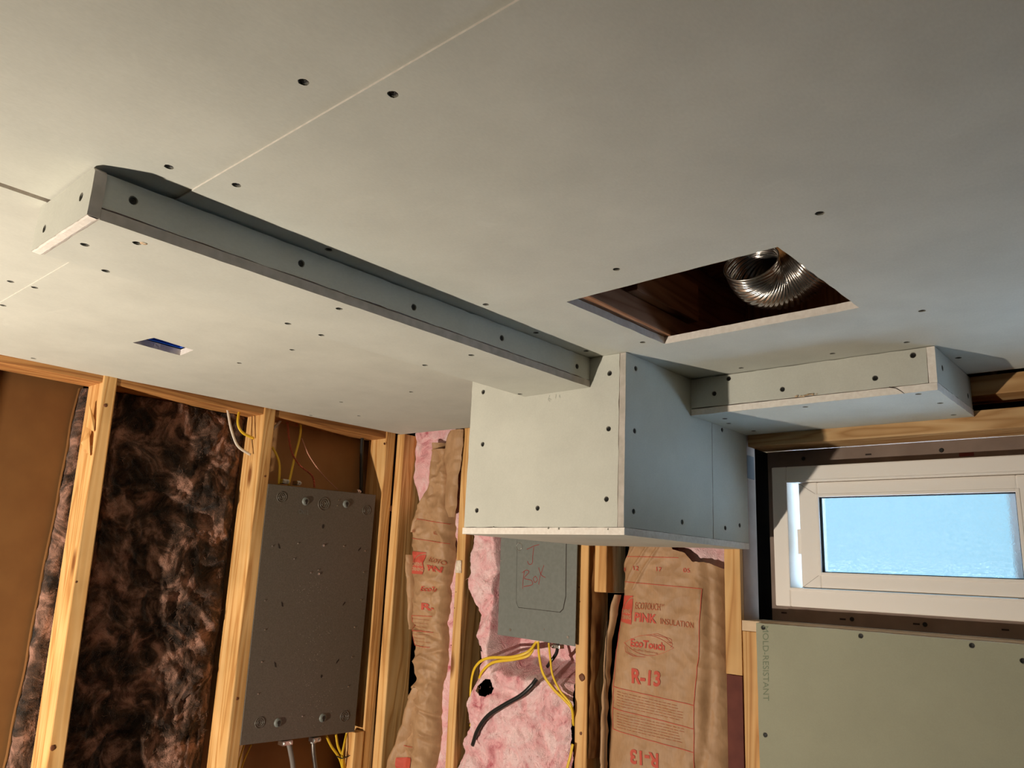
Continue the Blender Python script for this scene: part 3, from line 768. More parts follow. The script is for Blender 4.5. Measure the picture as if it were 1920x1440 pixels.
ring = [D0 + Vector((-0.004, -.010, -.012))]
t0 = (dpath[1] - dpath[0]).normalized(); a0 = t0.cross(Vector((0.1, 0.2, 1))).normalized(); b0 = t0.cross(a0).normalized()
rp = [dpath[0] + (a0 * math.cos(i * math.pi / 16) + b0 * math.sin(i * math.pi / 16)) * 0.0430 for i in range(33)]
vs, fs = tube_pts(rp, 0.0012, 6, False)
mesh('wire_rim', vs, fs, M_STEEL, du, smooth=True)

# ================================================================== INSULATION
def grid(name, nu, nv, f, m, parent=None, smooth=True, label=None, kind=None):
    vs = [f(i / nu, j / nv) for j in range(nv + 1) for i in range(nu + 1)]
    fs = [(j * (nu + 1) + i, j * (nu + 1) + i + 1, (j + 1) * (nu + 1) + i + 1, (j + 1) * (nu + 1) + i) for j in range(nv) for i in range(nu)]
    return mesh(name, vs, fs, m, parent, smooth=smooth, label=label, kind=kind)
def fbm(p, o=5, l=2.1, g=0.5):
    a, s = 1.0, 0.0
    for _ in range(o):
        s += a * noise.noise(p); p = p * l + Vector((3.1, 1.7, 9.2)); a *= g
    return s
def table(rows, z):
    if z >= rows[0][0]: return rows[0][1:]
    for a, b in zip(rows, rows[1:]):
        if b[0] <= z <= a[0]:
            t = (z - b[0]) / (a[0] - b[0] + 1e-9)
            return tuple(q + (p - q) * t for p, q in zip(a[1:], b[1:]))
    return rows[-1][1:]
def ridge(p, s):
    d = noise.voronoi(p * s)[0]
    return min(1.0, (d[1] - d[0]) * 1.6)

# -- sooty batt in the left wall, running past the back of the first stud
db = thing('dirty_batt', (-1.97, 0.9, 0.3), 'soot darkened pink insulation batt behind the leftmost visible stud', 'insulation')
zb0, zb1 = 0.6, CZ - 0.02
def dirty(u, v):
    z = zb0 + (zb1 - zb0) * v
    yl = 0.668 + 0.020 * (v - 0.6) + 0.008 * noise.noise(Vector((1, 2, z * 9))) + 0.004 * noise.noise(Vector((1, 2, z * 40)))
    y = yl + (1.112 - yl) * u
    p = Vector((2.0, y, z))
    q = p + noise.noise_vector(p * 7) * 0.05
    h = 0.018 * fbm(q * 9, 5) + 0.012 * (1 - abs(noise.noise(q * 14)) * 2) + 0.005 * noise.noise(q * 60)
    e = min(1, u * 14) * min(1, (1 - u) * 9)
    x = -2.012 + (0.036 + h) * (0.15 + 0.85 * e ** .5)
    if y < 0.76: x = min(x, -1.980)
    return Vector((x, y, z))
grid('fibreglass', 200, 420, dirty, M_DIRTY, db)
def wisps(name, cnt, sampler, m, parent, r=0.00035, L=0.03, kind='stuff'):
    vs, fs = [], []
    for _ in range(cnt):
        p, nrm = sampler()
        d = Vector((random.gauss(0, 1), random.gauss(0, 1), random.gauss(0, 1))).normalized()
        k = random.uniform(2, 6); ln = L * random.uniform(.4, 1.4); ax = Vector((random.gauss(0, 1), random.gauss(0, 1), random.gauss(0, 1))).normalized()
        n = 7; pts = []; c = p.copy()
        for i in range(n):
            pts.append(c.copy())
            d = (Matrix.Rotation(k * .22, 3, ax) @ d); d = (d - nrm * d.dot(nrm) * 0.8).normalized()
            c = c + d * (ln / n)
        b = len(vs)
        for i, q in enumerate(pts):
            s = nrm.cross(d).normalized() * r * (1 - abs(i / (n - 1) - .5))
            vs += [q - s, q + s, q + nrm * r]
        for i in range(n - 1):
            for a, c2 in ((0, 1), (1, 2), (2, 0)):
                fs.append((b + i * 3 + a, b + i * 3 + c2, b + i * 3 + 3 + c2, b + i * 3 + 3 + a))
    return mesh(name, vs, fs, m, parent, smooth=True, kind=kind)
def samp_dirty():
    q = dirty(random.uniform(.02, .98), random.random()) ; return q + Vector((0.002, 0, 0)), Vector((1, 0, 0))
wisps('loose_fibres', 2600, samp_dirty, M_WISP, db, 0.00035, 0.016)
wisps('sooty_fibres', 3000, samp_dirty, M_WISPK, db, 0.0004, 0.018)
# kraft hem of that batt, against the tan board
hem = [Vector((-2.010, 0.664 + 0.020 * (v - 0.6) + 0.008 * noise.noise(Vector((1, 2, (zb0 + (zb1 - zb0) * v) * 9))), zb0 + (zb1 - zb0) * v)) for v in [i / 60 for i in range(61)]]
vs = []
for p in hem: vs += [p, p + Vector((0.008, 0.001, 0)), p + Vector((0.008, 0.0022, 0)), p + Vector((0, 0.004, 0))]
mesh('kraft_hem', vs, [(i * 4 + k, i * 4 + k + 1, i * 4 + k + 5, i * 4 + k + 4) for i in range(60) for k in range(3)], M_TAN, db)

# -- pink batts on the right wall
def pinkbatt(name, rows, off, amp, seed, parent, nu=70, nv=260, zlo=0.5, sc=11, m=None, bul=0.02):
    def f(u, v):
        z = zlo + (rows[0][0] - zlo) * v
        xl, xr = table(rows, z)
        xl += 0.004 * noise.noise(Vector((seed, 3, z * 30))); xr += 0.004 * noise.noise(Vector((seed, 7, z * 30)))
        x = xl + (xr - xl) * u
        p = Vector((x, seed, z))
        q = p + noise.noise_vector(p * 9) * 0.03
        lump = (1 - abs(noise.noise(q * sc)) * 2.2)
        h = amp * (0.55 * lump + 0.75 * fbm(q * sc * .6, 5)) + amp * 0.35 * ridge(q, 26)
        e = (1 - abs(2 * u - 1) ** 5)
        return Vector((x, yr(x) + off - h - bul * e + 0.012, z))
    return grid(name, nu, nv, f, m or M_PINK, parent)
def X(px, py, off=0.0): 
    q = at_r(px, py, off); return q
def rows_px(lst, off=0.0):
    out = []
    for a, b in lst:
        A = X(*a, off); B = X(*b, off); out.append(((A.z + B.z) / 2, A.x, B.x))
    return out
# narrow bay left of the second stud
nb = thing('crumpled_batt', (-1.72, yr(-1.72), 0.5), 'crumpled kraft faced pink batt squeezed into the narrow bay at the wall corner', 'insulation')
pinkbatt('fibreglass', rows_px([((771, 812), (872, 800)), ((770, 880), (868, 900)), ((776, 950), (866, 950)), ((792, 1000), (864, 1000)), ((790, 1100), (860, 1100)), ((785, 1250), (850, 1250)), ((778, 1330), (846, 1330)), ((760, 1440), (838, 1440))], 0.03), 0.045, 0.012, 3.3, nb, 60, 260, 0.6)
KR = rows_px([((800, 842), (836, 842)), ((800, 905), (838, 905)), ((782, 940), (836, 938)), ((768, 965), (839, 962)), ((764, 1000), (838, 1000)), ((764, 1050), (836, 1050)), ((766, 1090), (833, 1090)), ((764, 1140), (829, 1140)), ((763, 1200), (824, 1200)), ((762, 1250), (822, 1250)), ((768, 1275), (818, 1275)), ((756, 1310), (816, 1310)), ((752, 1350), (814, 1350)), ((740, 1400), (812, 1400)), ((728, 1440), (806, 1440)), ((700, 1560), (790, 1560))])
def kraft_surf(rows, seed, off, bulge, cr, powr=3.0, extra=None):
    def s(x, z, xl=None, xr=None):
        if xl is None: xl, xr = table(rows, z)
        u = (x - xl) / (xr - xl + 1e-9); u = max(0, min(1, u))
        p = Vector((x, seed, z))
        q = p + noise.noise_vector(p * 6) * 0.02
        h = cr * (0.5 * ridge(Vector((q.x, seed, q.z * 0.8)), 13) + 0.3 * noise.noise(q * 8))
        for sx, sz, am in ((9, 15, 1.5), (22, 30, 1.0), (46, 44, 0.5)):
            h -= cr * am * (abs(noise.noise(Vector((q.x * sx + q.z * sx * .3, seed, q.z * sz)))) - 0.25)
        e = 1 - abs(2 * u - 1) ** powr
        if extra: h += extra(u, z)
        return Vector((x, yr(x) + off + bulge * (1 - e) - h, z))
    return s
def kraft_sheet(name, rows, surf, nu, nv, zlo, parent, jag=0.002, m=None):
    def f(u, v):
        z = zlo + (rows[0][0] - zlo) * v
        xl, xr = table(rows, z)
        xl += jag * noise.noise(Vector((1, 1, z * 25))); xr += jag * noise.noise(Vector((5, 1, z * 25)))
        x = xl + (xr - xl) * u
        return surf(x, z, xl, xr)
    return grid(name, nu, nv, f, m or M_KRAFT, parent)
zp = [X(790, q).z for q in (1185, 1292, 1365, 1225, 1330)]
def pinches(u, z):
    h = 0
    for k, zc in enumerate(zp):
        d = (z - zc - (u - .5) * (0.03 if k % 2 else -0.04)) / 0.006
        h -= 0.010 * math.exp(-d * d) * (0.6 + .4 * math.sin(u * 5 + k))
    return h + 0.006 * math.sin(u * 9 + z * 7) * (1 if z < zp[0] else 0.3)
ks = kraft_surf(KR, 1.3, 0.0, 0.045, 0.011, 7.0, pinches)
kf = kraft_sheet('kraft_facing', KR, ks, 60, 420, X(740, 1560).z, nb, 0.004)
# loose folds of the facing
def fold(rows, seed, off, tilt, parent, zlo=None):
    r = rows_px(rows, off)
    def s(x, z, xl, xr):
        u = (x - xl) / (xr - xl)
        p = Vector((x, seed, z))
        return Vector((x, yr(x) + off + tilt * u + 0.012 * abs(2 * u - 1) ** 3 - 0.006 * ridge(p, 18) - 0.004 * noise.noise(p * 14), z))
    return kraft_sheet('kraft_fold', r, s, 20, 120, zlo or r[-1][0], parent, 0.003)
fold([((806, 830), (822, 828)), ((802, 880), (818, 885)), ((796, 930), (812, 935)), ((775, 965), (796, 950)), ((766, 990), (774, 1005))], 4.0, -0.006, 0.02, nb)
fold([((838, 808), (870, 805)), ((827, 850), (868, 850)), ((832, 890), (862, 885)), ((830, 950), (855, 950)), ((838, 975), (856, 965))], 6.0, -0.004, -0.012, nb)
fold([((757, 1040), (766, 1040)), ((759, 1100), (770, 1110)), ((764, 1180), (768, 1180))], 7.7, -0.004, 0.01, nb)
fold([((770, 1290), (788, 1290)), ((752, 1330), (772, 1335)), ((742, 1380), (760, 1385)), ((720, 1440), (745, 1440)), ((690, 1540), (720, 1540))], 9.1, -0.010, 0.02, nb)
# print on the crumpled facing
def on_bag(surf, off=0.0012, base=0.0):
    def f(px, py):
        q = X(px, py, base)
        r = surf(q.x, q.z); return Vector((r.x, r.y - off, r.z))
    return f
pb = on_bag(ks, 0.0022)
def print_lines(place, lines, wd, m, parent, name='printed_line'):
    """each printed line is a ribbon of its own; only the fine print stays one piece"""
    vs, fs, o = [], [], None
    for pts in lines:
        P = []
        for (a, b) in zip(pts, pts[1:]):
            n = max(2, int(math.hypot(b[0] - a[0], b[1] - a[1]) / 4))
            for i in range(n): P.append((a[0] + (b[0] - a[0]) * i / n, a[1] + (b[1] - a[1]) * i / n))
        P.append(pts[-1]); b0 = len(vs); W = [place(*q) for q in P]
        for i, p in enumerate(W):
            t = (W[min(i + 1, len(W) - 1)] - W[max(i - 1, 0)]).normalized(); s = t.cross(YN).normalized() * wd / 2
            vs += [p - s, p + s]
        fs += [(b0 + 2 * i, b0 + 2 * i + 1, b0 + 2 * i + 3, b0 + 2 * i + 2) for i in range(len(W) - 1)]
        if name != 'fine_print':
            o = mesh(name, vs, fs, m, parent); vs, fs = [], []
    if name == 'fine_print':
        o = mesh(name, vs, fs, m, parent, kind='stuff')
    return o
def print_patch(name, quad, place, m, parent, n=14, keep=None):
    a, b, c_, d = [Vector(q) for q in quad]; vs, fs = [], []
    for j in range(n + 1):
        for i in range(n + 1):
            u, v = i / n, j / n
            q = a * (1 - u) * (1 - v) + b * u * (1 - v) + c_ * u * v + d * (1 - u) * v
            vs.append(place(q.x, q.y))
    for j in range(n):
        for i in range(n):
            if keep and not keep((i + .5) / n, (j + .5) / n): continue
            k = j * (n + 1) + i; fs.append((k, k + 1, k + n + 2, k + n + 1))
    return mesh(name, vs, fs, m, parent)
logo_arc = lambda u, v: abs(math.hypot(u - 1.08, v - 1.0) - 0.93) > 0.022 or v > 0.98
M_KTXT = plain('kraft_letter', (0.52, 0.31, 0.17), 0.7)
print_lines(pb, [[(782, 973), (836, 982)], [(768, 1008), (835, 1019)], [(770, 1154), (812, 1156)], [(772, 1182), (812, 1186)], [(772, 1210), (806, 1214)], [(750, 1397), (774, 1401)], [(770, 1154), (770, 1210)]], 0.0013, M_INK, kf)
text_on('lettering', '60', (775, 998), (782, 999), (775, 992), pb, M_INK2, kf)
text_on('lettering', '62', (812, 1002), (820, 1003), (812, 996), pb, M_INK2, kf)
print_patch('logo', ((769, 1033), (800, 1036), (794, 1077), (769, 1075)), pb, M_INK, kf, 60, logo_arc)
pb2 = on_bag(ks, 0.0030)
text_on('logo_lettering', 'OWENS', (775, 1061), (795, 1062), (775, 1054), pb2, M_KTXT, kf, 0.02)
text_on('logo_lettering', 'CORNING', (771, 1069), (795, 1072), (771, 1062), pb2, M_KTXT, kf, 0.02)
text_on('lettering', 'ECOTO', (805, 1052), (831, 1060), (806, 1044), pb, M_INK2, kf)
text_on('lettering', 'PIN', (803, 1070), (827, 1074), (804, 1059), pb, M_INK, kf, 0.03)
text_on('lettering', 'EcoTo', (793, 1108), (818, 1110), (794, 1099), pb, M_INK, kf, 0.02)
text_on('lettering', 'R-', (795, 1143), (813, 1146), (796, 1130), pb, M_INK, kf, 0.03)
print_lines(pb, [[(772, 1160 + 7 * i), (806 - 3 * (i % 3), 1163 + 7 * i)] for i in range(7)], 0.0006, M_INK2, kf, 'fine_print')
text_on('upside_down_print', 'R-13', (773, 1424), (746, 1421), (773, 1440), pb, M_INK, kf, 0.03)
print_patch('printed_patch', ((746, 1420), (772, 1421), (771, 1446), (745, 1445)), pb, M_INK, kf, 8)
pr = rows_px([((1275, 1022), (1358, 1022)), ((1295, 1040), (1358, 1040)), ((1320, 1055), (1358, 1056)), ((1345, 1068), (1358, 1070))])

# the J-box bay
jb = thing('loose_pink_batt', (-1.38, yr(-1.38), 0.5), 'bright pink fluffy insulation around and under the grey junction box', 'insulation')
def jrows():
    return rows_px([((893, 985), (1090, 985)), ((888, 1050), (1086, 1050)), ((886, 1110), (1086, 1110)), ((902, 1160), (1084, 1160)), ((905, 1200), (1082, 1200)), ((912, 1240), (1082, 1240)), ((905, 1290), (1082, 1290)), ((888, 1330), (1080, 1330)), ((884, 1380), (1080, 1380)), ((868, 1440), (1080, 1440)), ((840, 1540), (1078, 1540))], 0.02)
JR = jrows()
hole = [(X(915, 1290).x, X(915, 1290).z, .024, .022), (X(905, 1215).x, X(905, 1215).z, .014, .008), (X(1060, 1228).x, X(1060, 1228).z, .03, .008)]
def fj(u, v):
    z = 0.6 + (JR[0][0] - 0.6) * v
    xl, xr = table(JR, z)
    xl += 0.006 * noise.noise(Vector((2, 3, z * 22)))
    x = xl + (xr - xl) * u
    p = Vector((x, 8.2, z)); q = p + noise.noise_vector(p * 8) * 0.035
    lump = 1 - abs(noise.noise(q * 12)) * 2.2
    h = 0.010 * lump + 0.014 * fbm(q * 8, 6, 2.2, .6) + 0.008 * ridge(q, 17) - 0.008 * max(0, noise.noise(q * 16 + Vector((0, 9, 0))) - .25) * 3
    e = 1 - abs(2 * u - 1) ** 7
    y = yr(x) + 0.012 - h - 0.018 * e
    k_ = max(0, min(1, (z - (CAMZ - .262) + .02 * noise.noise(Vector((x * 22, 4, 0)))) / .045)) * max(0, min(1, (x + 1.468) / .02))
    y = y * (1 - k_) + k_ * max(y, yr(x) + 0.090)
    return Vector((x, min(y, 1.80), z))
def inhole(p):
    for hx, hz, ra, rb in hole:
        n_ = noise.noise(p * 34) * .55 + noise.noise(p * 90) * .3
        if ((p.x - hx) / ra) ** 2 + ((p.z - hz) / rb) ** 2 + n_ < 1: return True
    return False
gj = grid('fibreglass', 200, 420, fj, M_PINK, jb)
bm = bmesh.new(); bm.from_mesh(gj.data)
bmesh.ops.delete(bm, geom=[f for f in bm.faces if inhole(f.calc_center_median())], context='FACES')
bmesh.ops.solidify(bm, geom=bm.faces[:], thickness=-0.01) if False else None
bm.to_mesh(gj.data); bm.free()
def sampj():
    while True:
        q = fj(random.uniform(.02, .98), random.random())
        if q.z < CAMZ - .2 or q.x < -1.46: return q + Vector((0, -.001, 0)), Vector((0, -1, 0))
wisps('loose_fibres', 700, sampj, mottled('pink_fibres', (0.75, 0.36, 0.36), (0.9, 0.58, 0.55), 30, 1.0, 0), jb, 0.0004, 0.02)
box('hollow_shade', (-1.60, 1.74, 0.3), (-1.18, 1.76, CZ), M_DARK, jb)  # black sheet standing in for deep shade in the hollows of the batt

# the big paper-faced batt
bg = thing('paper_faced_batt', (-0.97, yr(-.97), 0.4), 'large kraft paper faced insulation batt printed in red beside the window stud', 'insulation')
BR = rows_px([((1166, 1000), (1360, 1000)), ((1164, 1030), (1361, 1030)), ((1157, 1060), (1361, 1062)), ((1154, 1115), (1360, 1150)), ((1141, 1200), (1361, 1230)), ((1130, 1290), (1372, 1300)), ((1126, 1360), (1377, 1360)), ((1124, 1440), (1378, 1440)), ((1118, 1620), (1380, 1620))])
ztop = X(1250, 1027).z
tornz = [X(*q) for q in ((1262, 1030), (1285, 1036), (1300, 1052), (1330, 1056), (1350, 1066), (1362, 1074))]
def torn(x):
    for a, b in zip(tornz, tornz[1:]):
        if a.x <= x <= b.x: return a.z + (b.z - a.z) * (x - a.x) / (b.x - a.x) + 0.003 * noise.noise(Vector((x * 90, 0, 0)))
    return 9 if x < tornz[0].x else tornz[-1].z
def bagfold(u, z):
    # a soft diagonal dent down the right-hand side, puckers at the top left
    t = (z - (CAMZ - .35)) / .45
    uc = 0.80 + 0.07 * math.sin(t * 3.0)
    uc += 0.05 * noise.noise(Vector((3, 1, z * 14)))
    k_ = 0.35 + 0.65 * abs(math.sin(z * 17))
    h = k_ * (-0.007 * math.exp(-((u - uc) / 0.035) ** 2) + 0.006 * math.exp(-((u - uc + .07) / 0.06) ** 2))
    for k, (uu, zz) in enumerate(((.03, .06), (.10, .09), (.22, .075), (.35, .085))):
        d = (u - uu) * 0.37 - (z - CAMZ - zz + .03) * 0.8
        h += 0.0035 * math.exp(-(d / 0.006) ** 2) * (1 if z > CAMZ - .03 else 0)
    return h
bs_ = kraft_surf(BR, 21.7, -0.004, 0.045, 0.0034, 7.0, bagfold)
def fb(u, v):
    z = 0.9 + (BR[0][0] - 0.9) * v
    xl, xr = table(BR, z)
    x = xl + (xr - xl) * u
    z2_ = min(z, torn(x))
    return bs_(x, z2_, xl, xr)
bf = grid('kraft_facing', 170, 380, fb, M_KRAFT, bg)
pinkbatt('fibreglass', rows_px([((1176, 995), (1360, 995)), ((1172, 1100), (1358, 1100)), ((1150, 1440), (1370, 1440))], 0.02), 0.030, 0.008, 12.2, bg, 70, 200, 0.9)
# left stapling flap behind the facing
fold([((1148, 1115), (1158, 1115)), ((1138, 1150), (1150, 1160)), ((1133, 1200), (1142, 1200)), ((1127, 1300), (1136, 1300)), ((1123, 1400), (1133, 1400)), ((1121, 1440), (1131, 1440)), ((1119, 1540), (1128, 1540))], 15.0, -0.008, 0.004, bg)
ribbon('flap_shadow_gap', [X(*q, -0.0095) for q in ((1138, 1165), (1137, 1200), (1134, 1260), (1134, 1300), (1135, 1380), (1134, 1440))], 0.0014, YN, M_BLACKHOLE, bg)
pg = on_bag(bs_, 0.0014)
pg2 = on_bag(bs_, 0.0022)
T = lambda s, bl, br, tl, m=M_INK, b=0.0, nm='lettering': text_on(nm, s, bl, br, tl, pg, m, bf, b)
print_lines(pg, [[(1166, 1043), (1275, 1046)], [(1163, 1090), (1318, 1104)], [(1319, 1104), (1314, 1200), (1306, 1322), (1304, 1445)], [(1153, 1130), (1152, 1180), (1149, 1250), (1146, 1330), (1145, 1368)],
                 [(1146, 1287), (1306, 1322)], [(1146, 1327), (1305, 1366)], [(1146, 1367), (1304, 1410)]], 0.0014, M_INK, bf)
T('04', (1157, 1071), (1168, 1071), (1157, 1063), M_INK, .01); T('12', (1190, 1069), (1199, 1070), (1190, 1061), M_INK, .01)
T('17', (1233, 1071), (1243, 1072), (1233, 1063), M_INK, .01); T('05', (1283, 1073), (1296, 1074), (1283, 1065), M_INK, .01)
print_patch('logo', ((1156, 1116), (1188, 1117), (1186, 1171), (1159, 1165)), pg, M_INK, bf, 70, logo_arc)
text_on('logo_lettering', 'OWENS', (1163, 1150), (1184, 1151), (1163, 1142), pg2, M_KTXT, bf, .02)
text_on('logo_lettering', 'CORNING', (1161, 1160), (1185, 1162), (1161, 1152), pg2, M_KTXT, bf, .02)
T('ECOTOUCH', (1193, 1142), (1241, 1145), (1193, 1129), M_INK2); T('TM', (1242, 1137), (1248, 1137), (1242, 1133), M_INK2)
T('PINK', (1192, 1165), (1233, 1169), (1193, 1148), M_INK, .035)
T('INSULATION', (1241, 1170), (1304, 1178), (1241, 1159), M_INK2)
T('EcoTouch', (1184, 1212), (1248, 1220), (1185, 1197), M_INK, .03); T('PurePlus Technology', (1190, 1220), (1236, 1227), (1190, 1216), M_INK2)
T('R-13', (1186, 1281), (1240, 1288), (1187, 1252), M_INK, .035)
T('R-13', (1237, 1412), (1184, 1403), (1237, 1440), M_INK, .035)
def ell(cx, cy, a, b, rot, t0=0, t1=6.2832, n=40):
    return [(cx + a * math.cos(t) * math.cos(rot) - b * math.sin(t) * math.sin(rot), cy + a * math.cos(t) * math.sin(rot) + b * math.sin(t) * math.cos(rot)) for t in [t0 + (t1 - t0) * i / n for i in range(n + 1)]]
def lens(cx, cy, L, H, rot):
    up = [(-L + 2 * L * i / 20, -H * math.sin(math.pi * i / 20)) for i in range(21)]
    dn = [(L - 2 * L * i / 20, H * math.sin(math.pi * i / 20)) for i in range(21)]
    return [(cx + x * math.cos(rot) - y * math.sin(rot), cy + x * math.sin(rot) + y * math.cos(rot)) for x, y in up + dn]
print_lines(pg, [lens(1218, 1210, 48, 19, .10), [(1212, 1191), (1235, 1188), (1262, 1199), (1263, 1207), (1254, 1203)], [(1228, 1190), (1252, 1196), (1264, 1208), (1260, 1214)],
                 [(1172, 1212), (1174, 1222), (1190, 1230), (1212, 1232)], [(1173, 1205), (1178, 1222), (1196, 1230)]], 0.0007, M_INK, bf, 'oval_mark')
fine = []
for blk, (ya, yb2) in enumerate(((1292, 1325), (1333, 1365))):
    for i in range(6):
        o_ = i * 5.2
        xe = random.randint(1270, 1285)
        x = 1156
        while x < xe:
            wl_ = random.randint(4, 12)
            fine.append([(x, ya + 2 + o_ + (x - 1146) * .225), (x + wl_, ya + 2 + o_ + (x + wl_ - 1146) * .225)]); x += wl_ + 2
print_lines(pg, fine, 0.0008, M_INK2, bf, 'fine_print')

# ================================================================== GREY ELECTRICAL PANEL (seen from its back)
pan = thing('breaker_panel', (XL, 1.32, CAMZ - .46), 'tall dark grey metal electrical panel back with keyholes between two left studs', 'electrical panel')
xp = XL + 0.001
PQ = [at(0, xp, *q) for q in ((503, 907), (705, 928), (665, 1372), (450, 1398))]
def prism(pts, d, bev=0.0):
    bm = bmesh.new()
    a = [bm.verts.new(p) for p in pts]; b = [bm.verts.new(p + d) for p in pts]; n = len(pts)
    bm.faces.new(a); bm.faces.new(b[::-1])
    for i in range(n): bm.faces.new((a[i], b[i], b[(i + 1) % n], a[(i + 1) % n]))
    bmesh.ops.recalc_face_normals(bm, faces=bm.faces)
    if bev: bmesh.ops.bevel(bm, geom=bm.edges[:], offset=bev, segments=2, profile=.5, affect='EDGES')
    return bm
def px_poly(lst, val=None): return [at(0, xp if val is None else val, *q) for q in lst]
def disc(name, c, nrm, r, m, parent, depth=0.0006, n=18, sc=(1, 1), inner=0.0):
    bm = bmesh.new(); q = nrm.to_track_quat('Z', 'Y').to_matrix().to_4x4()
    if inner:
        L = [[bm.verts.new((rr * math.cos(2 * math.pi * k / n), rr * math.sin(2 * math.pi * k / n), zz)) for k in range(n)] for rr, zz in ((r, 0), (r - (r - inner) * .3, depth), (inner + (r - inner) * .3, depth), (inner, 0))]
        for i in range(3):
            for k in range(n): bm.faces.new((L[i][k], L[i][(k + 1) % n], L[i + 1][(k + 1) % n], L[i + 1][k]))
    else:
        a = [bm.verts.new((sc[0] * r * math.cos(2 * math.pi * k / n), sc[1] * r * math.sin(2 * math.pi * k / n), depth)) for k in range(n)]
        b = [bm.verts.new((sc[0] * r * math.cos(2 * math.pi * k / n) * 1.1, sc[1] * r * math.sin(2 * math.pi * k / n) * 1.1, -.0005)) for k in range(n)]
        bm.faces.new(a)
        for k in range(n): bm.faces.new((b[k], b[(k + 1) % n], a[(k + 1) % n], a[k]))
    bm.transform(Matrix.Translation(c) @ q)
    return from_bm(name, bm, m, parent, smooth=bool(inner))
shell = from_bm('back_plate', prism(PQ, Vector((-0.085, 0, 0)), 0.0012), M_GREY, pan)
# keyhole mountings: raised dimple with a keyhole
for px, py in ((573, 940), (649, 945), (605, 1346), (521, 1355)):
    c = at(0, xp, px, py)
    bm = bmesh.new(); n = 24
    prof = [(.0115, .0), (.0105, .0028), (.0090, .0042), (.0060, .0046), (0.0001, .0047)]
    L = [[bm.verts.new((r * math.cos(2 * math.pi * k / n), r * math.sin(2 * math.pi * k / n), z)) for k in range(n)] for r, z in prof]
    for i in range(len(prof) - 1):
        for k in range(n): bm.faces.new((L[i][k], L[i][(k + 1) % n], L[i + 1][(k + 1) % n], L[i + 1][k]))
    bm.transform(Matrix.Translation(c) @ XN.to_track_quat('Z', 'Y').to_matrix().to_4x4())
    dm = from_bm('keyhole_dimple', bm, M_GREY2, shell, smooth=True)
    c2 = c + Vector((.0049, 0, 0))
    pts = [Vector((0, .0048 * math.cos(t), .0048 * math.sin(t) + .001)) for t in [math.radians(-60 + 300 * i / 16) for i in range(17)]] + [Vector((0, -.0018, -.0085)), Vector((0, .0018, -.0085))]
    pts = [c2 + p for p in pts]
    from_bm('keyhole', prism(pts, Vector((.0003, 0, 0))), M_BLACKHOLE, shell)
# knockout rings
for px, py, r in ((607, 945, .019), (687, 957, .015), (528, 932, .015), (646, 1343, .015), (487, 1355, .014)):
    c = at(0, xp + .0002, px, py)
    disc('knockout_ring', c, XN, r, M_GREY, shell, .0012, 28, inner=r - .0016)
    disc('knockout_ring', c, XN, r * .66, M_GREY, shell, .0012, 28, inner=r * .66 - .0014)
    disc('knockout_ring', c, XN, r * .36, M_GREY, shell, .0010, 20, inner=r * .36 - .0012)
# slots
for px, py, an, L_ in ((523, 1024, -60, .008), (674, 1030, 55, .008), (529, 1133, -62, .008), (645, 1132, 58, .0075), (516, 1246, -62, .0085), (633, 1240, 56, .0085)):
    c = at(0, xp + .0003, px, py); a = math.radians(an); d = Vector((0, math.cos(a), math.sin(a))); s = Vector((0, -math.sin(a), math.cos(a)))
    from_bm('slot', prism([c - d * L_, c - d * L_ * .4 + s * .0025, c + d * L_ + s * .0008, c + d * L_ * .6 - s * .0025], Vector((.0003, 0, 0))), M_BLACKHOLE, shell)
# holes and stamped screw points
disc('hole', at(0, xp + .0003, 606, 987), XN, .0035, M_BLACKHOLE, shell, .0003, 14, (1, 1.6))
disc('hole', at(0, xp + .0003, 603, 1268), XN, .0032, M_BLACKHOLE, shell, .0003, 14, (1, 1.3))
for px, py in ((558, 1019), (644, 1024), (684, 1033), (551, 1048), (582, 1074), (596, 1069), (681, 1073), (676, 1125), (496, 1126), (496, 1181), (664, 1176), (659, 1232), (490, 1241), (652, 1287), (566, 1343), (483, 1301), (632, 948), (510, 1024), (634, 938)):
    disc('rivet', at(0, xp, px, py), XN, .0017, M_STEEL, shell, .0022, 8)
for px, py in ((606, 1023), (597, 1076)):
    disc('bright_rivet', at(0, xp, px, py), XN, .0032, M_STEEL, shell, .003, 12)
text_on('stamped_letters', 'CN12', (560, 963), (578, 965), (560, 955), onplane(0, xp, .0005), M_GREY2, shell, 0.0, False)
# flecks of dust
bm = bmesh.new()
for _ in range(170):
    c = at(0, xp + .0003, random.gauss(585, 22), random.uniform(1080, 1370))
    add_box(bm, c - Vector((.0002, .0004, .0004)), c + Vector((.0003, .0004, .0004)))
from_bm('dust_flecks', bm, plain('pale_dust', (.5, .47, .38), .8), pan, kind='stuff')
# clamps along top and bottom
for px, py, w_ in ((532, 903, .010), (556, 906, .006), (668, 922, .006), (535, 1392, .016), (590, 1386, .012)):
    c = at(0, xp - .030, px, py)
    bm = bmesh.new(); add_box(bm, (c.x - .012, c.y - w_, c.z - .006), (c.x + .012, c.y + w_, c.z + .006), .002)
    for s in (-1, 1): add_box(bm, (c.x + .012, c.y + s * w_ * .6 - .003, c.z - .003), (c.x + .016, c.y + s * w_ * .6 + .003, c.z + .003), .001)
    from_bm('cable_clamp', bm, M_STEEL, pan)

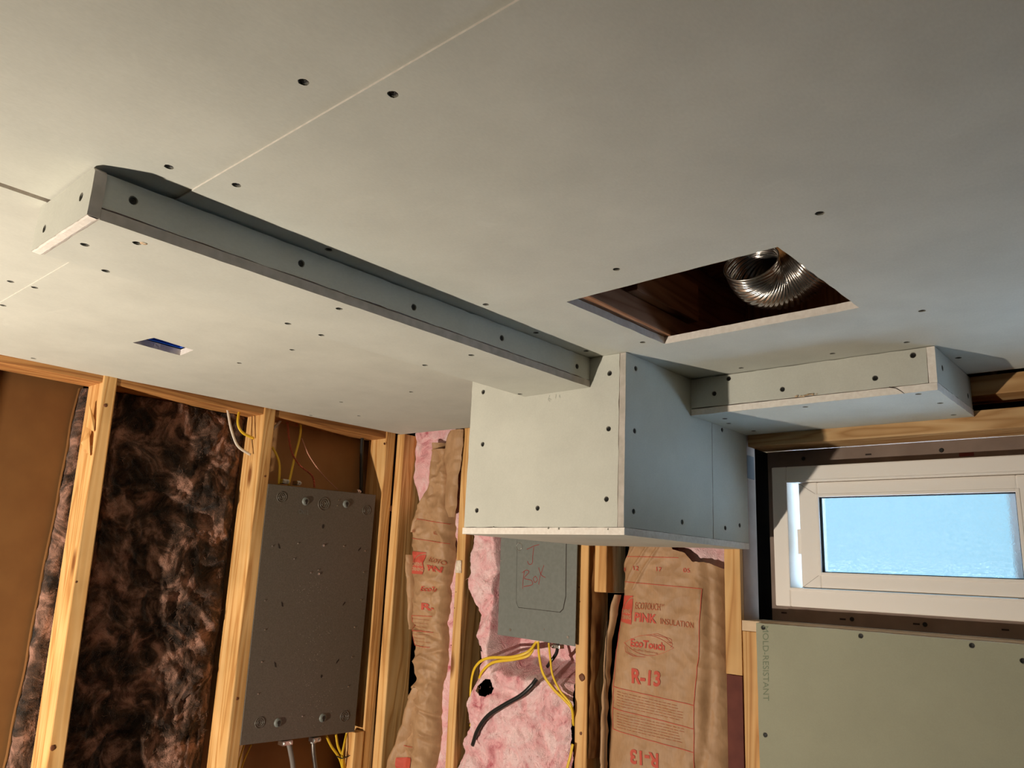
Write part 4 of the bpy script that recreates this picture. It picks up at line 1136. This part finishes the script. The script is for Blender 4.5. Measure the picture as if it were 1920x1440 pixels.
# ================================================================== JUNCTION BOX
JY = at_r(1000, 1100).y - 0.004
jx = thing('junction_box', at(1, JY, 1005, 1205), 'grey metal junction box with handwritten red letters, hung on a stud', 'junction box')
JQ = [at(1, JY, *q) for q in ((940, 985), (1083, 997), (1078, 1212), (933, 1190))]
cov = from_bm('cover', prism(JQ, Vector((0, .003, 0)), 0.0008), M_GREY2, jx)
ctr = sum(JQ, Vector()) / 4
from_bm('box_body', prism([ctr + (p - ctr) * .96 + Vector((0, .0032, 0)) for p in JQ], Vector((0, .085, 0)), .001), M_GREY, jx)
dl = [at(1, JY, *q) for q in ((970, 1005), (968, 1128), (972, 1139), (1050, 1148), (1056, 1142), (1061, 1118), (1062, 1010))]
ribbon('door_outline', dl[1:4], .0011, YN, M_BLACKHOLE, cov, .0003)
ribbon('door_outline', dl[3:], .0022, YN, M_BLACKHOLE, cov, .0003)
ribbon('door_outline', dl[:2], .0006, YN, M_BLACKHOLE, cov, .0003)
c = at(1, JY, 974, 1025)
disc('knockout_ring', c, YN, .0105, M_STEEL, cov, .0018, 28, inner=.0085)
disc('knockout_disc', c, YN, .0082, M_GREY2, cov, .0006, 24)
for px, py in ((957, 1181), (1065, 1195)): disc('cover_screw', at(1, JY, px, py), YN, .0032, M_STEEL, cov, .0016, 14)
for px, py in ((985, 1193), (1020, 1180)): disc('scratch', at(1, JY, px, py), YN, .0012, M_STEEL, cov, .0003, 8, (1, 2.4))
mk = lambda pts: ribbon('marker_stroke', spline([at(1, JY, *q) for q in pts], 5), .0014, YN, M_MARK, cov, .0004)
mk(((1011, 1021), (1001, 1024), (988, 1030)))
mk(((1001, 1026), (999, 1042), (998, 1056), (992, 1058), (989, 1052)))
mk(((983, 1071), (981, 1088), (980, 1104)))
mk(((979, 1074), (987, 1069), (992, 1073), (983, 1084), (996, 1088), (998, 1096), (982, 1100)))
mk(((1004, 1080), (1000, 1085), (1003, 1092), (1008, 1087), (1004, 1080)))
mk(((1010, 1064), (1015, 1078), (1023, 1083)))
mk(((1020, 1060), (1013, 1080), (1010, 1096)))

# ================================================================== CABLES
def RP(px, py, off): return at_r(px, py, off)
def cable(name, pts, m, label, cat='cable', group=None, kind='flat', r=(.0055, .0026), nrm=YN):
    if kind == 'flat': o = flat_cable(name, pts, m, None, r[0], r[1], nrm)
    else: o = tube(name, pts, r[0], m)
    return tag(o, label, cat, group)
ra = (.0038, .0020)
cable('yellow_cable', [RP(1006, 1203, -.004), RP(990, 1222, -.016), RP(960, 1232, -.022), RP(915, 1234, -.020), RP(893, 1248, -.012), RP(884, 1275, 0), RP(882, 1320, .004), RP(886, 1345, .004), RP(882, 1362, .008)], M_YEL, 'yellow cable looping farthest left out of the junction box to the stud', r=ra)
cable('yellow_cable', [RP(1004, 1206, -.002), RP(992, 1228, -.014), RP(965, 1236, -.018), RP(925, 1242, -.016), RP(905, 1258, -.010), RP(898, 1273, .004)], M_YEL, 'shorter yellow cable arching left just inside the outer yellow loop', r=ra)
cable('yellow_cable', [RP(897, 1280, .0), RP(890, 1300, .004), RP(888, 1330, .006), RP(893, 1365, .010)], M_YEL, 'short yellow cable lying vertically along the stud left of the dark hollow', r=ra)
cable('yellow_cable', [RP(1009, 1203, -.004), RP(1011, 1230, -.018), RP(1018, 1262, -.022), RP(1036, 1290, -.020), RP(1058, 1312, -.018), RP(1072, 1330, -.014), RP(1075, 1360, .008)], M_YEL, 'yellow cable falling from the junction box middle across the pink batt', r=ra)
cable('yellow_cable', [RP(1029, 1206, -.004), RP(1032, 1235, -.018), RP(1036, 1265, -.022), RP(1050, 1295, -.022), RP(1070, 1320, -.018), RP(1077, 1345, .006)], M_YEL, 'thinner yellow cable from the junction box right half down to the stud', r=(.003, .002))
cable('yellow_cable', [RP(1074, 1395, -.010), RP(1069, 1420, -.014), RP(1063, 1445, -.014), RP(1058, 1500, -.012)], M_YEL, 'yellow cable end rising at the bottom beside the junction box stud', r=ra)
cable('black_cable', [RP(1006, 1273, -.030), RP(996, 1286, -.036), RP(975, 1305, -.038), RP(945, 1322, -.038), RP(915, 1342, -.036), RP(896, 1368, -.030), RP(886, 1397, -.016)], M_BLK, 'thick black cable end lying across the pink batt under the junction box', r=(.0055, .0045))
cable('black_cable', [RP(1046, 1208, .01), RP(1043, 1225, .0), RP(1033, 1240, -.004), RP(1026, 1250, .004)], M_BLK, 'short black cable stub under the junction box right side', r=(.0045, .0035))
bm = bmesh.new(); c = RP(1046, 1212, .012); add_box(bm, c - Vector((.013, .010, .005)), c + Vector((.013, .010, .005)), .002)
for s in (-1, 1): add_box(bm, c + Vector((s * .009 - .002, -.014, -.002)), c + Vector((s * .009 + .002, -.009, .002)), .0005)
from_bm('cable_clamp', bm, M_STEEL, jx)
LP = lambda px, py, off=0.0: at(0, XL + off, px, py)
cable('white_cable', [LP(424, 750, -.05), LP(428, 775, -.045), LP(434, 806, -.04), LP(446, 836, -.035), LP(470, 853, -.03)], M_WHT, 'white cable bending from the ceiling into the second stud', r=ra, nrm=XN)
cable('yellow_cable', [LP(455, 752, -.045), LP(447, 780, -.035), LP(447, 798, -.03), LP(456, 812, -.028), LP(476, 822, -.03)], M_YEL, 'yellow cable bending from the ceiling into the second stud', r=ra, nrm=XN)
cable('white_cable', [LP(534, 778, -.05), LP(525, 790, -.05), LP(512, 805, -.05)], M_WHT, 'short white cable slanting behind the second stud under the ceiling', r=ra, nrm=XN)
cable('yellow_cable', [LP(510, 838, -.045), LP(518, 852, -.04), LP(524, 872, -.035), LP(523, 908, -.03)], M_YEL, 'yellow cable coming out of the second stud down into the grey panel', r=ra, nrm=XN)
cable('yellow_cable', [LP(563, 780, -.05), LP(563, 815, -.045), LP(552, 860, -.04), LP(541, 910, -.03)], M_YEL, 'yellow cable hanging from the ceiling to the grey panel top', r=ra, nrm=XN)
def twisted(name, pts, m, label, R=.0022, r=.0014, turns=14):
    t = thing(name, pts[0], label, 'wire')
    path = spline(pts, 24)
    for ph in (0, math.pi):
        q = []
        for i, p in enumerate(path):
            a = ph + turns * 2 * math.pi * i / len(path); q.append(p + Vector((math.sin(a) * R, math.cos(a) * R, 0)))
        vs, fs = tube_pts(q, r, 6); mesh('strand', vs, fs, m, t, smooth=True)
twisted('twisted_wire', [LP(538, 782, -.045), LP(545, 840, -.04), LP(560, 870, -.035), LP(585, 892, -.03), LP(590, 914, -.025)], M_REDW, 'red twisted wire pair dropping from the ceiling into the grey panel')
twisted('twisted_wire', [LP(566, 822, -.04), LP(580, 855, -.035), LP(605, 890, -.03), LP(633, 918, -.028)], M_PINKW, 'thin pinkish twisted wire slanting right down to the grey panel', .0012, .0009, 16)
twisted('twisted_wire', [LP(556, 780, -.045), LP(556, 790, -.042), LP(556, 799, -.04)], M_REDW, 'short red wire end hanging just under the ceiling above the grey panel', .001, .001, 2)
cable('black_cable', [LP(681, 800, -.07), LP(678, 850, -.07), LP(677, 924, -.07)], M_BLK, 'black cable running straight up from the grey panel right corner', r=(.006, .005), nrm=XN)
# below the grey panel
cable('grey_cable', [LP(540, 1388, -.035), LP(545, 1410, -.032), LP(550, 1445, -.03), LP(552, 1520, -.03)], M_GRYC, 'grey cable leaving the grey panel bottom through a steel clamp', r=(.007, .0055), nrm=XN)
ac = thing('armored_cable', LP(592, 1440, -.03), 'dark armored cable leaving the grey panel bottom right of the grey cable', 'cable')
path = spline([LP(587, 1384, -.035), LP(588, 1410, -.032), LP(592, 1445, -.03), LP(595, 1520, -.03)], 30)
vs, fs = tube_pts(path, lambda t: .006 + .0009 * math.sin(t * 260), 10); mesh('armor', vs, fs, plain('dark_steel', (.20, .18, .16), .4, .9), ac, smooth=True)
mesh('end_collar', *tube_pts([LP(587, 1384, -.035), LP(587, 1393, -.034)], .0085, 12), M_STEEL, ac, smooth=False)
YG = [((612, 1380), (622, 1400), (638, 1425), (648, 1470), 'leftmost'), ((630, 1377), (634, 1400), (643, 1422), (653, 1470), 'middle'), ((650, 1375), (645, 1398), (642, 1422), (646, 1470), 'rightmost')]
for k, (a, b, c, d, wd) in enumerate(YG):
    cable('yellow_cable', [LP(*a, -.03), LP(*b, -.03 + k * .004), LP(*c, -.03 + k * .005), LP(*d, -.028)], M_YEL, '%s yellow cable of the tied bunch under the grey panel' % wd, r=ra, nrm=XN, group='tied yellow cables under the panel')
zt = tube_pts([LP(632, 1418, -.018), LP(640, 1422, -.012), LP(652, 1419, -.018), LP(652, 1419, -.034), LP(632, 1420, -.036), LP(632, 1418, -.018)], .0016, 6)
tie = thing('cable_tie', LP(643, 1420, -.02), 'black cable tie around the yellow cables under the grey panel', 'cable tie')
mesh('strap', *zt, M_BLK, tie)
mesh('tail', *tube_pts([LP(652, 1418, -.018), LP(660, 1415, -.008), LP(664, 1408, 0)], .0012, 6), M_BLK, tie)
cable('yellow_cable', [LP(458, 1396, -.045), LP(449, 1425, -.045), LP(444, 1450, -.045), LP(430, 1500, -.045)], M_YEL, 'thin yellow cable close beside the second stud below the grey panel', r=(.0025, .0018), nrm=XN)
cable('yellow_cable', [LP(471, 1396, -.05), LP(458, 1425, -.05), LP(450, 1450, -.05), LP(436, 1500, -.05)], M_YEL, 'thin yellow cable just right of the one beside the second stud', r=(.0025, .0018), nrm=XN)
